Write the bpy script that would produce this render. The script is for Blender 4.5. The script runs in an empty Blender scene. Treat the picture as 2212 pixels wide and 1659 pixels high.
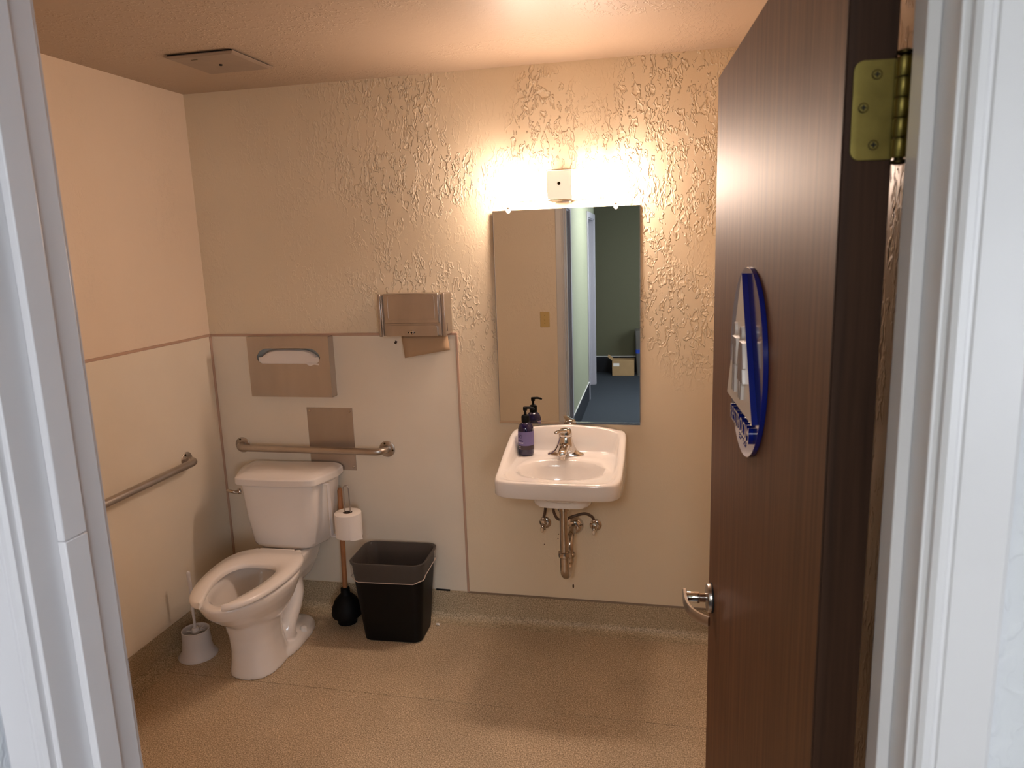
import bpy, bmesh, math, random
from math import sin, cos, pi, radians
from mathutils import Vector, Matrix
random.seed(7)
S = bpy.context.scene
col = S.collection

# ------------------------------------------------------------------ camera
CAM_POS = Vector((2.1498, -3.0776, 1.7443))
YAW, PITCH, ROLL, FPX = 0.2206, -0.1902, -0.0334, 1587.33
fwd = Vector((-sin(YAW) * cos(PITCH), cos(YAW) * cos(PITCH), sin(PITCH)))
rgt = Vector((cos(YAW), sin(YAW), 0)); upv = rgt.cross(fwd)
r2 = cos(ROLL) * rgt + sin(ROLL) * upv
u2 = -sin(ROLL) * rgt + cos(ROLL) * upv
cam = bpy.data.objects.new('camera', bpy.data.cameras.new('camera'))
col.objects.link(cam)
mw = Matrix.Identity(4)
for i in range(3):
    mw[i][0], mw[i][1], mw[i][2], mw[i][3] = r2[i], u2[i], -fwd[i], CAM_POS[i]
cam.matrix_world = mw
cam.data.sensor_fit = 'HORIZONTAL'; cam.data.sensor_width = 36
cam.data.lens = FPX / 2212 * 36
cam.data.clip_start = 0.02
cam.data.dof.use_dof = True; cam.data.dof.focus_distance = 2.9; cam.data.dof.aperture_fstop = 9.0
S.camera = cam

# ------------------------------------------------------------------ world, exposure, lamp strengths
w = bpy.data.worlds.new('world'); S.world = w; w.use_nodes = True
w.node_tree.nodes['Background'].inputs[0].default_value = (0.8, 0.9, 1, 1)
w.node_tree.nodes['Background'].inputs[1].default_value = 0.02
S.view_settings.view_transform = 'Standard'; S.view_settings.look = 'None'
S.view_settings.gamma = 1; S.view_settings.use_curve_mapping = False
S.view_settings.exposure = 0.3
BULB_COL, BULB_STR = (1.0, 0.75, 0.60), 104.0
HALL_COL, HALL_STR = (1.0, 1.0, 1.02), 18.0   # hall ceiling lamp
FILL_COL, FILL_STR = (0.92, 1.0, 1.12), 9.5     # glow of the added hall fill window

# ------------------------------------------------------------------ helpers
def lin(r, g, b):
    f = lambda c: (c / 255 / 12.92) if c / 255 <= .04045 else ((c / 255 + .055) / 1.055) ** 2.4
    return (f(r), f(g), f(b), 1)

def newmat(name):
    m = bpy.data.materials.new(name); m.use_nodes = True
    nt = m.node_tree
    return m, nt, nt.nodes['Principled BSDF']

def N(nt, t, **kw):
    n = nt.nodes.new(t)
    for k, v in kw.items():
        if k.startswith('i_'):
            key = k[2:]
            key = int(key) if key.isdigit() else key
            n.inputs[key].default_value = v
        else:
            setattr(n, k, v)
    return n

def mat(name, c, rough=.5, metal=0., spec=.5, noise=None, bump=None, coat=0., trans=0., emit=None, aniso=0.):
    """noise=(scale, amount, stretch xyz) colour variation; bump=(scale, strength, distance, stretch)"""
    m, nt, b = newmat(name)
    b.inputs['Base Color'].default_value = c
    b.inputs['Roughness'].default_value = rough
    b.inputs['Metallic'].default_value = metal
    b.inputs['Specular IOR Level'].default_value = spec
    if coat: b.inputs['Coat Weight'].default_value = coat; b.inputs['Coat Roughness'].default_value = .1
    if trans: b.inputs['Transmission Weight'].default_value = trans
    if aniso: b.inputs['Anisotropic'].default_value = aniso
    if emit: b.inputs['Emission Color'].default_value = emit[0]; b.inputs['Emission Strength'].default_value = emit[1]
    tc = N(nt, 'ShaderNodeTexCoord')
    if noise:
        mp = N(nt, 'ShaderNodeMapping'); mp.inputs['Scale'].default_value = noise[2] if len(noise) > 2 else (1, 1, 1)
        n = N(nt, 'ShaderNodeTexNoise', i_Scale=noise[0], i_Detail=4.)
        mx = N(nt, 'ShaderNodeMix', data_type='RGBA', blend_type='MULTIPLY'); mx.inputs[0].default_value = 1
        cr = N(nt, 'ShaderNodeValToRGB')
        a = noise[1]
        cr.color_ramp.elements[0].position = .3; cr.color_ramp.elements[1].position = .7
        cr.color_ramp.elements[0].color = (1 - a,) * 3 + (1,); cr.color_ramp.elements[1].color = (1 + a * .5,) * 3 + (1,)
        mx.inputs[6].default_value = c
        nt.links.new(tc.outputs['Object'], mp.inputs[0]); nt.links.new(mp.outputs[0], n.inputs['Vector'])
        nt.links.new(n.outputs[0], cr.inputs[0]); nt.links.new(cr.outputs[0], mx.inputs[7])
        nt.links.new(mx.outputs[2], b.inputs['Base Color'])
    if bump:
        mp = N(nt, 'ShaderNodeMapping'); mp.inputs['Scale'].default_value = bump[3] if len(bump) > 3 else (1, 1, 1)
        n = N(nt, 'ShaderNodeTexNoise', i_Scale=bump[0], i_Detail=3.)
        bp = N(nt, 'ShaderNodeBump', i_Strength=bump[1], i_Distance=bump[2])
        nt.links.new(tc.outputs['Object'], mp.inputs[0]); nt.links.new(mp.outputs[0], n.inputs['Vector'])
        nt.links.new(n.outputs[0], bp.inputs['Height']); nt.links.new(bp.outputs[0], b.inputs['Normal'])
    return m

def wall_mat(name, c, stretch=(1, 1, .45), relief=1.0, mask=(.40, .58), rough=.45, dist=.006, spec=.5, fade=False):
    """painted drywall with trowelled knock-down relief"""
    m, nt, b = newmat(name)
    L = nt.links.new
    g = N(nt, 'ShaderNodeNewGeometry')
    b.inputs['Roughness'].default_value = rough
    b.inputs['Specular IOR Level'].default_value = spec
    # gentle tone drift of the paint
    n0 = N(nt, 'ShaderNodeTexNoise', i_Scale=1.7, i_Detail=3.); L(g.outputs['Position'], n0.inputs['Vector'])
    mx = N(nt, 'ShaderNodeMix', data_type='RGBA'); L(n0.outputs[0], mx.inputs[0])
    mx.inputs[6].default_value = tuple(x * .94 for x in c[:3]) + (1,); mx.inputs[7].default_value = tuple(min(1, x * 1.05) for x in c[:3]) + (1,)
    L(mx.outputs[2], b.inputs['Base Color'])
    # warped plateau pattern
    nw = N(nt, 'ShaderNodeTexNoise', i_Scale=24., i_Detail=2.); L(g.outputs['Position'], nw.inputs['Vector'])
    sub = N(nt, 'ShaderNodeVectorMath', operation='MULTIPLY_ADD')
    L(nw.outputs['Color'], sub.inputs[0]); sub.inputs[1].default_value = (.028, .028, .028)
    mp = N(nt, 'ShaderNodeMapping'); mp.inputs['Scale'].default_value = stretch
    L(g.outputs['Position'], sub.inputs[2]); L(sub.outputs[0], mp.inputs[0])
    n1 = N(nt, 'ShaderNodeTexNoise', i_Scale=44., i_Detail=2., i_Roughness=.55); L(mp.outputs[0], n1.inputs['Vector'])
    r1 = N(nt, 'ShaderNodeMapRange', interpolation_type='SMOOTHSTEP'); L(n1.outputs[0], r1.inputs[0])
    r1.inputs[1].default_value = .50; r1.inputs[2].default_value = .545
    r1b = N(nt, 'ShaderNodeMapRange', interpolation_type='SMOOTHSTEP'); L(n1.outputs[0], r1b.inputs[0])
    r1b.inputs[1].default_value = .56; r1b.inputs[2].default_value = .66
    rd = N(nt, 'ShaderNodeMath', operation='MULTIPLY_ADD'); L(r1b.outputs[0], rd.inputs[0]); rd.inputs[1].default_value = -.75; L(r1.outputs[0], rd.inputs[2])
    n2 = N(nt, 'ShaderNodeTexNoise', i_Scale=2.6, i_Detail=2.); L(g.outputs['Position'], n2.inputs['Vector'])
    r2_ = N(nt, 'ShaderNodeMapRange', interpolation_type='SMOOTHSTEP'); L(n2.outputs[0], r2_.inputs[0])
    r2_.inputs[1].default_value = mask[0]; r2_.inputs[2].default_value = mask[1]; r2_.inputs[3].default_value = .06
    mul = N(nt, 'ShaderNodeMath', operation='MULTIPLY'); L(rd.outputs[0], mul.inputs[0]); L(r2_.outputs[0], mul.inputs[1])
    if fade:   # the trowelled texture thins out toward the smooth lower wall and the left corner
        sx = N(nt, 'ShaderNodeSeparateXYZ'); L(g.outputs['Position'], sx.inputs[0])
        fz = N(nt, 'ShaderNodeMapRange', interpolation_type='SMOOTHSTEP'); L(sx.outputs[2], fz.inputs[0])
        fz.inputs[1].default_value = 1.0; fz.inputs[2].default_value = 1.55; fz.inputs[3].default_value = .04
        fx = N(nt, 'ShaderNodeMapRange', interpolation_type='SMOOTHSTEP'); L(sx.outputs[0], fx.inputs[0])
        fx.inputs[1].default_value = .45; fx.inputs[2].default_value = 1.05; fx.inputs[3].default_value = .15
        m1 = N(nt, 'ShaderNodeMath', operation='MULTIPLY'); L(fz.outputs[0], m1.inputs[0]); L(fx.outputs[0], m1.inputs[1])
        m2 = N(nt, 'ShaderNodeMath', operation='MULTIPLY'); L(mul.outputs[0], m2.inputs[0]); L(m1.outputs[0], m2.inputs[1]); mul = m2
    n3 = N(nt, 'ShaderNodeTexNoise', i_Scale=220., i_Detail=2.); L(g.outputs['Position'], n3.inputs['Vector'])
    add = N(nt, 'ShaderNodeMath', operation='MULTIPLY_ADD'); L(n3.outputs[0], add.inputs[0]); add.inputs[1].default_value = .05; L(mul.outputs[0], add.inputs[2])
    bp = N(nt, 'ShaderNodeBump', i_Strength=relief, i_Distance=dist)
    L(add.outputs[0], bp.inputs['Height']); L(bp.outputs[0], b.inputs['Normal'])
    return m

def vinyl_mat(name, c0, c1, c2, rough=.42):
    m, nt, b = newmat(name); L = nt.links.new
    g = N(nt, 'ShaderNodeNewGeometry')
    n = N(nt, 'ShaderNodeTexNoise', i_Scale=210., i_Detail=3., i_Roughness=.7); L(g.outputs['Position'], n.inputs['Vector'])
    cr = N(nt, 'ShaderNodeValToRGB'); L(n.outputs[0], cr.inputs[0])
    e = cr.color_ramp.elements; e[0].position = .33; e[0].color = c0; e[1].position = .66; e[1].color = c2
    k = e.new(.5); k.color = c1
    n2 = N(nt, 'ShaderNodeTexNoise', i_Scale=3., i_Detail=4.); L(g.outputs['Position'], n2.inputs['Vector'])
    r = N(nt, 'ShaderNodeMapRange'); L(n2.outputs[0], r.inputs[0]); r.inputs[1].default_value = .3; r.inputs[2].default_value = .7; r.inputs[3].default_value = .88; r.inputs[4].default_value = 1.08
    mx = N(nt, 'ShaderNodeMix', data_type='RGBA', blend_type='MULTIPLY'); mx.inputs[0].default_value = 1
    L(cr.outputs[0], mx.inputs[6]); L(r.outputs[0], mx.inputs[7]); L(mx.outputs[2], b.inputs['Base Color'])
    b.inputs['Roughness'].default_value = rough
    bp = N(nt, 'ShaderNodeBump', i_Strength=.12, i_Distance=.001); L(n.outputs[0], bp.inputs['Height']); L(bp.outputs[0], b.inputs['Normal'])
    return m

def wood_mat(name, ca, cb, rough=.36, spec=.5, scale=(55, 55, 1.6), bump=.08, coat=0.):
    m, nt, b = newmat(name); L = nt.links.new
    tc = N(nt, 'ShaderNodeTexCoord'); mp = N(nt, 'ShaderNodeMapping'); mp.inputs['Scale'].default_value = scale
    L(tc.outputs['Object'], mp.inputs[0])
    n = N(nt, 'ShaderNodeTexNoise', i_Scale=1.5, i_Detail=6., i_Roughness=.6, i_Distortion=.3); L(mp.outputs[0], n.inputs['Vector'])
    cr = N(nt, 'ShaderNodeValToRGB'); L(n.outputs[0], cr.inputs[0])
    e = cr.color_ramp.elements; e[0].position = .32; e[0].color = ca; e[1].position = .68; e[1].color = cb
    L(cr.outputs[0], b.inputs['Base Color']); b.inputs['Roughness'].default_value = rough; b.inputs['Specular IOR Level'].default_value = spec
    if coat: b.inputs['Coat Weight'].default_value = coat; b.inputs['Coat Roughness'].default_value = .22
    bp = N(nt, 'ShaderNodeBump', i_Strength=bump, i_Distance=.001); L(n.outputs[0], bp.inputs['Height']); L(bp.outputs[0], b.inputs['Normal'])
    return m

class MB:
    def __init__(s): s.v = []; s.f = []
    def add(s, vs, fs):
        o = len(s.v); s.v += [tuple(v) for v in vs]; s.f += [tuple(i + o for i in f) for f in fs]; return s
    def box(s, x0, x1, y0, y1, z0, z1):
        vs = [(x, y, z) for z in (z0, z1) for y in (y0, y1) for x in (x0, x1)]
        return s.add(vs, [(0, 2, 3, 1), (4, 5, 7, 6), (0, 1, 5, 4), (2, 6, 7, 3), (0, 4, 6, 2), (1, 3, 7, 5)])
    def loft(s, rings, cap0=True, cap1=True, closed=True):
        n = len(rings[0]); vs = [p for r in rings for p in r]; fs = []
        for k in range(len(rings) - 1):
            for i in range(n if closed else n - 1):
                j = (i + 1) % n
                fs.append((k * n + i, k * n + j, (k + 1) * n + j, (k + 1) * n + i))
        if cap0: fs.append(tuple(range(n - 1, -1, -1)))
        if cap1: fs.append(tuple((len(rings) - 1) * n + i for i in range(n)))
        return s.add(vs, fs)
    def lathe(s, prof, c=(0, 0, 0), seg=32, axis='z', cap0=True, cap1=True):
        rings = []
        for r, h in prof:
            ring = []
            for i in range(seg):
                a = 2 * pi * i / seg; p = (r * cos(a), r * sin(a), h)
                if axis == 'y': p = (p[0], p[2], -p[1])
                if axis == 'x': p = (p[2], p[0], p[1])
                ring.append((p[0] + c[0], p[1] + c[1], p[2] + c[2]))
            rings.append(ring)
        return s.loft(rings, cap0, cap1)
    def tube(s, pts, r, seg=12, cap=True):
        pts = [Vector(p) for p in pts]; rs = r if isinstance(r, (list, tuple)) else [r] * len(pts)
        rings = []; up = None
        for i, p in enumerate(pts):
            t = (pts[min(i + 1, len(pts) - 1)] - pts[max(i - 1, 0)]).normalized()
            if up is None:
                up = Vector((0, 0, 1)) if abs(t.z) < .9 else Vector((0, 1, 0))
            a = t.cross(up).normalized(); up = a.cross(t).normalized()
            rings.append([tuple(p + rs[i] * (cos(2 * pi * k / seg) * a + sin(2 * pi * k / seg) * up)) for k in range(seg)])
        return s.loft(rings, cap, cap)
    def build(s, name, m, parent=None, smooth=True, bevel=0, seg=2, angle=40, loc=None, recalc=True):
        me = bpy.data.meshes.new(name); me.from_pydata(s.v, [], s.f)
        if recalc:
            bm = bmesh.new(); bm.from_mesh(me); bmesh.ops.recalc_face_normals(bm, faces=bm.faces); bm.to_mesh(me); bm.free()
        return link(name, me, m, parent, smooth, bevel, seg, angle, loc)

def link(name, me, m, parent=None, smooth=True, bevel=0, seg=2, angle=40, loc=None):
    ms = m if isinstance(m, (list, tuple)) else [m]
    for q in ms: me.materials.append(q)
    if smooth:
        me.polygons.foreach_set('use_smooth', [True] * len(me.polygons)); me.set_sharp_from_angle(angle=radians(angle))
    o = bpy.data.objects.new(name, me); col.objects.link(o)
    if parent: o.parent = parent
    if loc: o.location = loc
    if bevel:
        b = o.modifiers.new('bevel', 'BEVEL'); b.width = bevel; b.segments = seg; b.limit_method = 'ANGLE'; b.angle_limit = radians(35)
        b.harden_normals = False
    return o

def tag(o, label, cat=None, group=None, kind=None):
    o['label'] = label
    if cat: o['category'] = cat
    if group: o['group'] = group
    if kind: o['kind'] = kind
    return o

def thing(name, label, cat, loc=(0, 0, 0), rz=0, group=None, kind=None):
    o = bpy.data.objects.new(name, None); col.objects.link(o); o.empty_display_size = .05
    o.location = loc; o.rotation_euler = (0, 0, rz)
    return tag(o, label, cat, group, kind)

def arc(c, r, a0, a1, n, plane='xy'):
    out = []
    for i in range(n + 1):
        a = a0 + (a1 - a0) * i / n; u, v = r * cos(a), r * sin(a)
        out.append((c[0] + u, c[1] + v, c[2]) if plane == 'xy' else (c[0] + u, c[1], c[2] + v) if plane == 'xz' else (c[0], c[1] + u, c[2] + v))
    return out

def smooth_path(ctrl, n=8):
    """Catmull-Rom through the control points"""
    P = [Vector(p) for p in ctrl]; P = [2 * P[0] - P[1]] + P + [2 * P[-1] - P[-2]]; out = []
    for i in range(1, len(P) - 2):
        for k in range(n):
            t = k / n; a, b, c, d = P[i - 1], P[i], P[i + 1], P[i + 2]
            out.append(.5 * ((2 * b) + (c - a) * t + (2 * a - 5 * b + 4 * c - d) * t * t + (3 * b - a - 3 * c + d) * t ** 3))
    out.append(P[-2]); return out

def rrect(hx, hy, r, n=5, cx=0, cy=0):
    out = []
    for sx, sy, a0 in ((1, 1, 0), (-1, 1, pi / 2), (-1, -1, pi), (1, -1, 3 * pi / 2)):
        for k in range(n + 1):
            a = a0 + pi / 2 * k / n; out.append((cx + sx * (hx - r) + r * cos(a), cy + sy * (hy - r) + r * sin(a)))
    return out

def superell(hx, hy, e, n=64, cx=0, cy=0):
    out = []
    for i in range(n):
        a = 2 * pi * i / n; c, s_ = cos(a), sin(a)
        out.append((cx + hx * math.copysign(abs(c) ** (2 / e), c), cy + hy * math.copysign(abs(s_) ** (2 / e), s_)))
    return out

def plate(name, outer, holes, t, m, parent=None, to3=lambda u, v, w: (u, -w, v), bevel=0.):
    """flat plate of thickness t with holes, from 2D outlines (filled curve)"""
    cu = bpy.data.curves.new(name, 'CURVE'); cu.dimensions = '2D'; cu.fill_mode = 'BOTH'; cu.extrude = t / 2
    for poly in [outer] + holes:
        sp = cu.splines.new('POLY'); sp.points.add(len(poly) - 1)
        for q, p in zip(sp.points, poly): q.co = (p[0], p[1], 0, 1)
        sp.use_cyclic_u = True
    ob = bpy.data.objects.new('tmp', cu); col.objects.link(ob)
    dg = bpy.context.evaluated_depsgraph_get(); me = bpy.data.meshes.new_from_object(ob.evaluated_get(dg))
    bpy.data.objects.remove(ob); bpy.data.curves.remove(cu)
    me.name = name
    for v in me.vertices: v.co = Vector(to3(v.co.x, v.co.y, v.co.z + t / 2))
    bm = bmesh.new(); bm.from_mesh(me); bmesh.ops.remove_doubles(bm, verts=bm.verts, dist=1e-6); bmesh.ops.recalc_face_normals(bm, faces=bm.faces); bm.to_mesh(me); bm.free()
    me.materials.clear()
    return link(name, me, m, parent, True, bevel, 1)

def text_mesh(name, body, size, extrude, m, parent, f3, align='CENTER', spacing=1.0):
    cu = bpy.data.curves.new(name, 'FONT'); cu.body = body; cu.size = size; cu.extrude = extrude; cu.align_x = align; cu.space_character = spacing
    cu.resolution_u = 3
    ob = bpy.data.objects.new('tmp', cu); col.objects.link(ob)
    dg = bpy.context.evaluated_depsgraph_get(); me = bpy.data.meshes.new_from_object(ob.evaluated_get(dg))
    bpy.data.objects.remove(ob); bpy.data.curves.remove(cu); me.name = name
    side = [abs(p.normal.z) < .5 for p in me.polygons]
    for v in me.vertices: v.co = Vector(f3(v.co.x, v.co.y, v.co.z + extrude))
    me.materials.clear()
    o = link(name, me, m, parent, False)
    if isinstance(m, (list, tuple)) and len(m) > 1:
        for p, sd in zip(me.polygons, side): p.material_index = 1 if sd else 0
    return o

# ------------------------------------------------------------------ materials
M = {}
M['wall_back'] = wall_mat('beige_knockdown_paint', lin(232, 217, 190), relief=.9, fade=True)
M['wall_side'] = wall_mat('beige_smooth_paint', lin(236, 219, 198), relief=.35, mask=(.5, .75))
M['wall_right'] = wall_mat('beige_gloss_paint', lin(214, 190, 160), relief=.5, mask=(.2, .5), rough=.3)
M['ceiling'] = wall_mat('ceiling_paint', lin(178, 158, 137), stretch=(1, .5, 1), relief=.35, mask=(.45, .6))
M['frp'] = mat('cream_wainscot', lin(236, 226, 208), .33, noise=(2.5, .05), bump=(90, .06, .001))
M['strip'] = mat('beige_trim_strip', lin(190, 160, 140), .35)
M['vinyl'] = vinyl_mat('speckled_floor_vinyl', lin(116, 97, 72), lin(188, 165, 134), lin(240, 222, 194))
M['cove'] = vinyl_mat('speckled_cove_vinyl', lin(120, 104, 80), lin(182, 164, 134), lin(226, 208, 178), rough=.5)
M['capmetal'] = mat('cap_strip_metal', lin(150, 135, 120), .35, .6)
M['white_paint'] = mat('white_trim_paint', lin(212, 210, 212), .32, noise=(6, .03), bump=(25, .05, .001))
M['hall_white'] = wall_mat('hall_wall_white', lin(206, 208, 212), relief=.25, mask=(.3, .5), rough=.55)
M['hall_green'] = wall_mat('pale_green_paint', lin(150, 153, 130), relief=.3, rough=.6)
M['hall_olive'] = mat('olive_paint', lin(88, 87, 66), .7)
M['hall_base'] = mat('dark_blue_rubber', lin(26, 30, 38), .45)
M['carpet'] = mat('blue_grey_carpet', lin(44, 51, 61), .95, noise=(160, .35), bump=(300, .5, .004))
M['hall_ceiling'] = mat('hall_ceiling_paint', lin(200, 200, 190), .8)
M['grey_door'] = mat('grey_painted_frame', lin(168, 166, 176), .4)
M['door'] = wood_mat('walnut_veneer', lin(82, 52, 33), lin(112, 75, 49), rough=.54, spec=.2, bump=.10)
M['door_edge'] = wood_mat('dark_walnut_edge', lin(44, 28, 19), lin(66, 44, 31), rough=.6, spec=.15, scale=(60, 60, 2))
M['brass'] = mat('antique_brass', lin(128, 114, 62), .40, 1.0, noise=(30, .25))
M['brass_dark'] = mat('dark_brass', lin(58, 48, 26), .45, 1.0)
M['steel'] = mat('brushed_steel', lin(176, 170, 166), .28, 1.0, bump=(300, .05, .0005, (1, 1, .05)))
M['stainless'] = mat('satin_stainless', lin(192, 183, 174), .34, 1.0, noise=(14, .10, (1, 1, .4)), bump=(240, .06, .0006, (.05, 1, 1)))
M['stainless_flat'] = mat('dull_stainless', lin(196, 186, 177), .44, 1.0, noise=(8, .12, (1, 1, .25)), bump=(200, .05, .0006, (1, 1, .05)))
M['chrome'] = mat('chrome', lin(214, 208, 202), .08, 1.0)
M['chrome_worn'] = mat('worn_chrome', lin(200, 190, 180), .16, 1.0, noise=(40, .15))
M['porcelain'] = mat('white_porcelain', lin(240, 235, 230), .12, 0, .5, coat=.5)
M['seat'] = mat('white_plastic_seat', lin(246, 240, 234), .2)
M['white_plastic'] = mat('white_plastic', lin(226, 224, 226), .3)
M['black_plastic'] = mat('black_plastic', lin(10, 10, 10), .5, 0, .2)
M['rubber'] = mat('black_rubber', lin(10, 9, 9), .6, 0, .2)
M['stick'] = wood_mat('turned_wood_stick', lin(140, 92, 56), lin(178, 124, 80), rough=.5, scale=(40, 40, 3))
M['paper'] = mat('tissue_paper', lin(238, 232, 226), .9, bump=(120, .15, .001))
M['core'] = mat('grey_cardboard_core', lin(92, 80, 68), .9)
M['kraft'] = mat('brown_paper_towel', lin(180, 150, 118), .9, bump=(80, .2, .001))
M['cardboard'] = mat('cardboard', lin(170, 138, 98), .85, noise=(9, .08))
M['dark_card'] = mat('grey_plastic_tub', lin(92, 88, 84), .5)
M['blue_tape'] = mat('blue_tape', lin(40, 70, 170), .5)
M['hose'] = mat('braided_hose', lin(96, 78, 66), .5, .3, bump=(400, .4, .001))
M['bottle'] = mat('cobalt_bottle', lin(20, 13, 62), .10, 0, .5, coat=.6)
M['label'] = mat('lavender_label', lin(122, 114, 168), .55)
M['label_dark'] = mat('dark_label_band', lin(66, 54, 60), .55)
M['ink'] = mat('dark_ink', lin(44, 34, 78), .6)
M['ink_white'] = mat('pale_ink', lin(226, 220, 226), .6)
M['blue'] = mat('blue_acrylic', lin(20, 32, 112), .12, 0, .5)
M['blue_face'] = mat('blue_sign_face', lin(30, 36, 92), .10, 0, .5)
M['sign_white'] = mat('white_acrylic', lin(214, 206, 200), .2)
M['ivory'] = mat('ivory_plastic', lin(206, 178, 118), .4)
M['dark'] = mat('dark_void', lin(12, 11, 10), .8)
M['vent'] = mat('grey_beige_vent_cover', lin(146, 129, 114), .4, noise=(12, .1))
M['plate_cream'] = mat('cream_enamel', lin(228, 214, 188), .3)
M['clear'] = mat('clear_plastic', lin(240, 232, 230), .15, 0, .5, trans=.7)
M['stain'] = mat('brown_stain', lin(92, 66, 44), .7)
M['spot'] = mat('dark_spot', lin(48, 30, 22), .6)

def mixmat(name, c, transp, rough=.3, translucent=.0):
    m, nt, b = newmat(name); L = nt.links.new
    b.inputs['Base Color'].default_value = c; b.inputs['Roughness'].default_value = rough
    tr = N(nt, 'ShaderNodeBsdfTransparent'); mx = N(nt, 'ShaderNodeMixShader'); mx.inputs[0].default_value = transp
    src = b.outputs[0]
    if translucent:
        tl = N(nt, 'ShaderNodeBsdfTranslucent'); tl.inputs[0].default_value = c; m2 = N(nt, 'ShaderNodeMixShader'); m2.inputs[0].default_value = translucent
        L(b.outputs[0], m2.inputs[1]); L(tl.outputs[0], m2.inputs[2]); src = m2.outputs[0]
    L(src, mx.inputs[1]); L(tr.outputs[0], mx.inputs[2]); L(mx.outputs[0], nt.nodes['Material Output'].inputs[0])
    return m
M['liner'] = mixmat('translucent_bin_bag', lin(196, 182, 172), .88, .12)
M['frosted'] = mixmat('frosted_glass', lin(250, 244, 232), .35, .25, .6)

m, nt, b = newmat('mirror_silver'); M['mirror'] = m
b.inputs['Metallic'].default_value = 1; b.inputs['Roughness'].default_value = 0.0; b.inputs['Base Color'].default_value = (.74, .765, .735, 1)

def emis(name, c, s):
    m, nt, b = newmat(name)
    b.inputs['Base Color'].default_value = (.9, .9, .9, 1); b.inputs['Emission Color'].default_value = tuple(c) + (1,); b.inputs['Emission Strength'].default_value = s
    return m
M['bulb'] = emis('glowing_frosted_glass', BULB_COL, BULB_STR)
M['bulb_mid'] = emis('dim_frosted_glass', (1.0, .84, .62), .62)
M['bulb_top'] = emis('glowing_glass_top', BULB_COL, BULB_STR * .2)
M['bulb_edge'] = emis('glowing_glass_edge', BULB_COL, BULB_STR * 1.0)
M['tube_light'] = emis('glowing_diffuser', HALL_COL, HALL_STR)
M['fill_glow'] = emis('fill_pane', FILL_COL, FILL_STR)

# ------------------------------------------------------------------ room dimensions
XR = 2.45            # right wall
YF, YH = -2.315, -2.436   # front wall: room face, hall face
XL, XJ = 1.437, 2.355     # doorway between the jamb faces
H = 2.44
RAIL, PANX, BASE = 1.36, 1.214, .141
XHALL = 1.364        # hall's left wall
YFAR = -6.97
XHR = 3.4

def struct(o, label, cat):
    return tag(o, label, cat, kind='structure')

fl = struct(MB().box(-.1, XR + .1, YH, .1, -.1, -.003).build('floor', M['dark'], smooth=False), 'speckled tan sheet vinyl floor of the restroom with one seam', 'floor')
SEAM = -.628
MB().box(0, XR, SEAM + .0012, 0, -.004, 0).build('vinyl_sheet', M['vinyl'], fl, smooth=False)
MB().box(0, XR, YH + .02, SEAM - .0012, -.004, 0).build('vinyl_sheet', M['vinyl'], fl, smooth=False)
struct(MB().box(-.1, XR + .1, YF, .1, H, H + .1).build('ceiling', M['ceiling'], smooth=False), 'textured beige restroom ceiling around the square vent cover', 'ceiling')
wb = struct(MB().box(-.1, XR + .1, 0, .1, 0, H).build('wall_back', M['wall_back'], smooth=False), 'beige back wall with trowelled texture behind mirror and sink', 'wall')
wl = struct(MB().box(-.1, 0, YF, 0, 0, H).build('wall_left', M['wall_side'], smooth=False), 'pinkish beige left wall above the short grab bar', 'wall')
struct(MB().box(XR, XR + .1, YF, 0, 0, H).build('wall_right', M['wall_right'], smooth=False), 'right wall glimpsed in the gap behind the open door', 'wall')
# wainscot panels and their strips
MB().box(.004, PANX, -.004, 0, BASE + .006, RAIL - .004).build('wainscot_panel', M['frp'], wb, smooth=False)
MB().box(0, PANX + .008, -.007, 0, RAIL - .006, RAIL + .006).build('cap_strip', M['strip'], wb, bevel=.002)
MB().box(PANX - .001, PANX + .010, -.007, 0, BASE, RAIL - .006).build('edge_strip', M['strip'], wb, bevel=.002)
MB().box(0, .004, -1.24, 0, BASE + .002, RAIL - .004).build('wainscot_panel', M['frp'], wl, smooth=False)
MB().box(0, .004, YF, -1.243, BASE + .002, RAIL - .004).build('wainscot_panel', M['frp'], wl, smooth=False)
MB().box(0, .007, YF, 0, RAIL - .006, RAIL + .006).build('cap_strip', M['strip'], wl, bevel=.002)
MB().box(0, .011, -.013, 0, BASE, RAIL - .006).build('corner_strip', M['strip'], wl, bevel=.003)
# a dark gap and a patch where the panel stops short of the cove
MB().box(1.06, 1.128, -.0055, 0, BASE - .002, BASE + .007).build('open_joint', M['dark'], wb, smooth=False)
# marks on the wall
def blob(name, pts, y, m, parent):
    q = MB(); n = len(pts)
    q.add([(x, y, z) for x, z in pts] + [(x, y + .0015, z) for x, z in pts], [tuple(range(n))] + [(i, (i + 1) % n, n + (i + 1) % n, n + i) for i in range(n)])
    return q.build(name, m, parent, smooth=False)
blob('brown_mark', [(.935 + .006 * cos(a) + .002 * sin(3 * a), 1.323 + .008 * sin(a)) for a in [k * pi / 5 for k in range(10)]], -.0056, M['spot'], wb)
blob('brown_mark', [(1.713 + .004 * cos(a), .205 + .011 * sin(a)) for a in [k * pi / 5 for k in range(10)]], -.0012, M['stain'], wb)
for sx, sz in ((1.585, .40), (1.648, .43), (1.651, .452)):
    blob('brown_mark', [(sx + .003 * cos(a), sz + .0025 * sin(a)) for a in [k * pi / 4 for k in range(8)]], -.001, M['stain'], wb)

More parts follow.
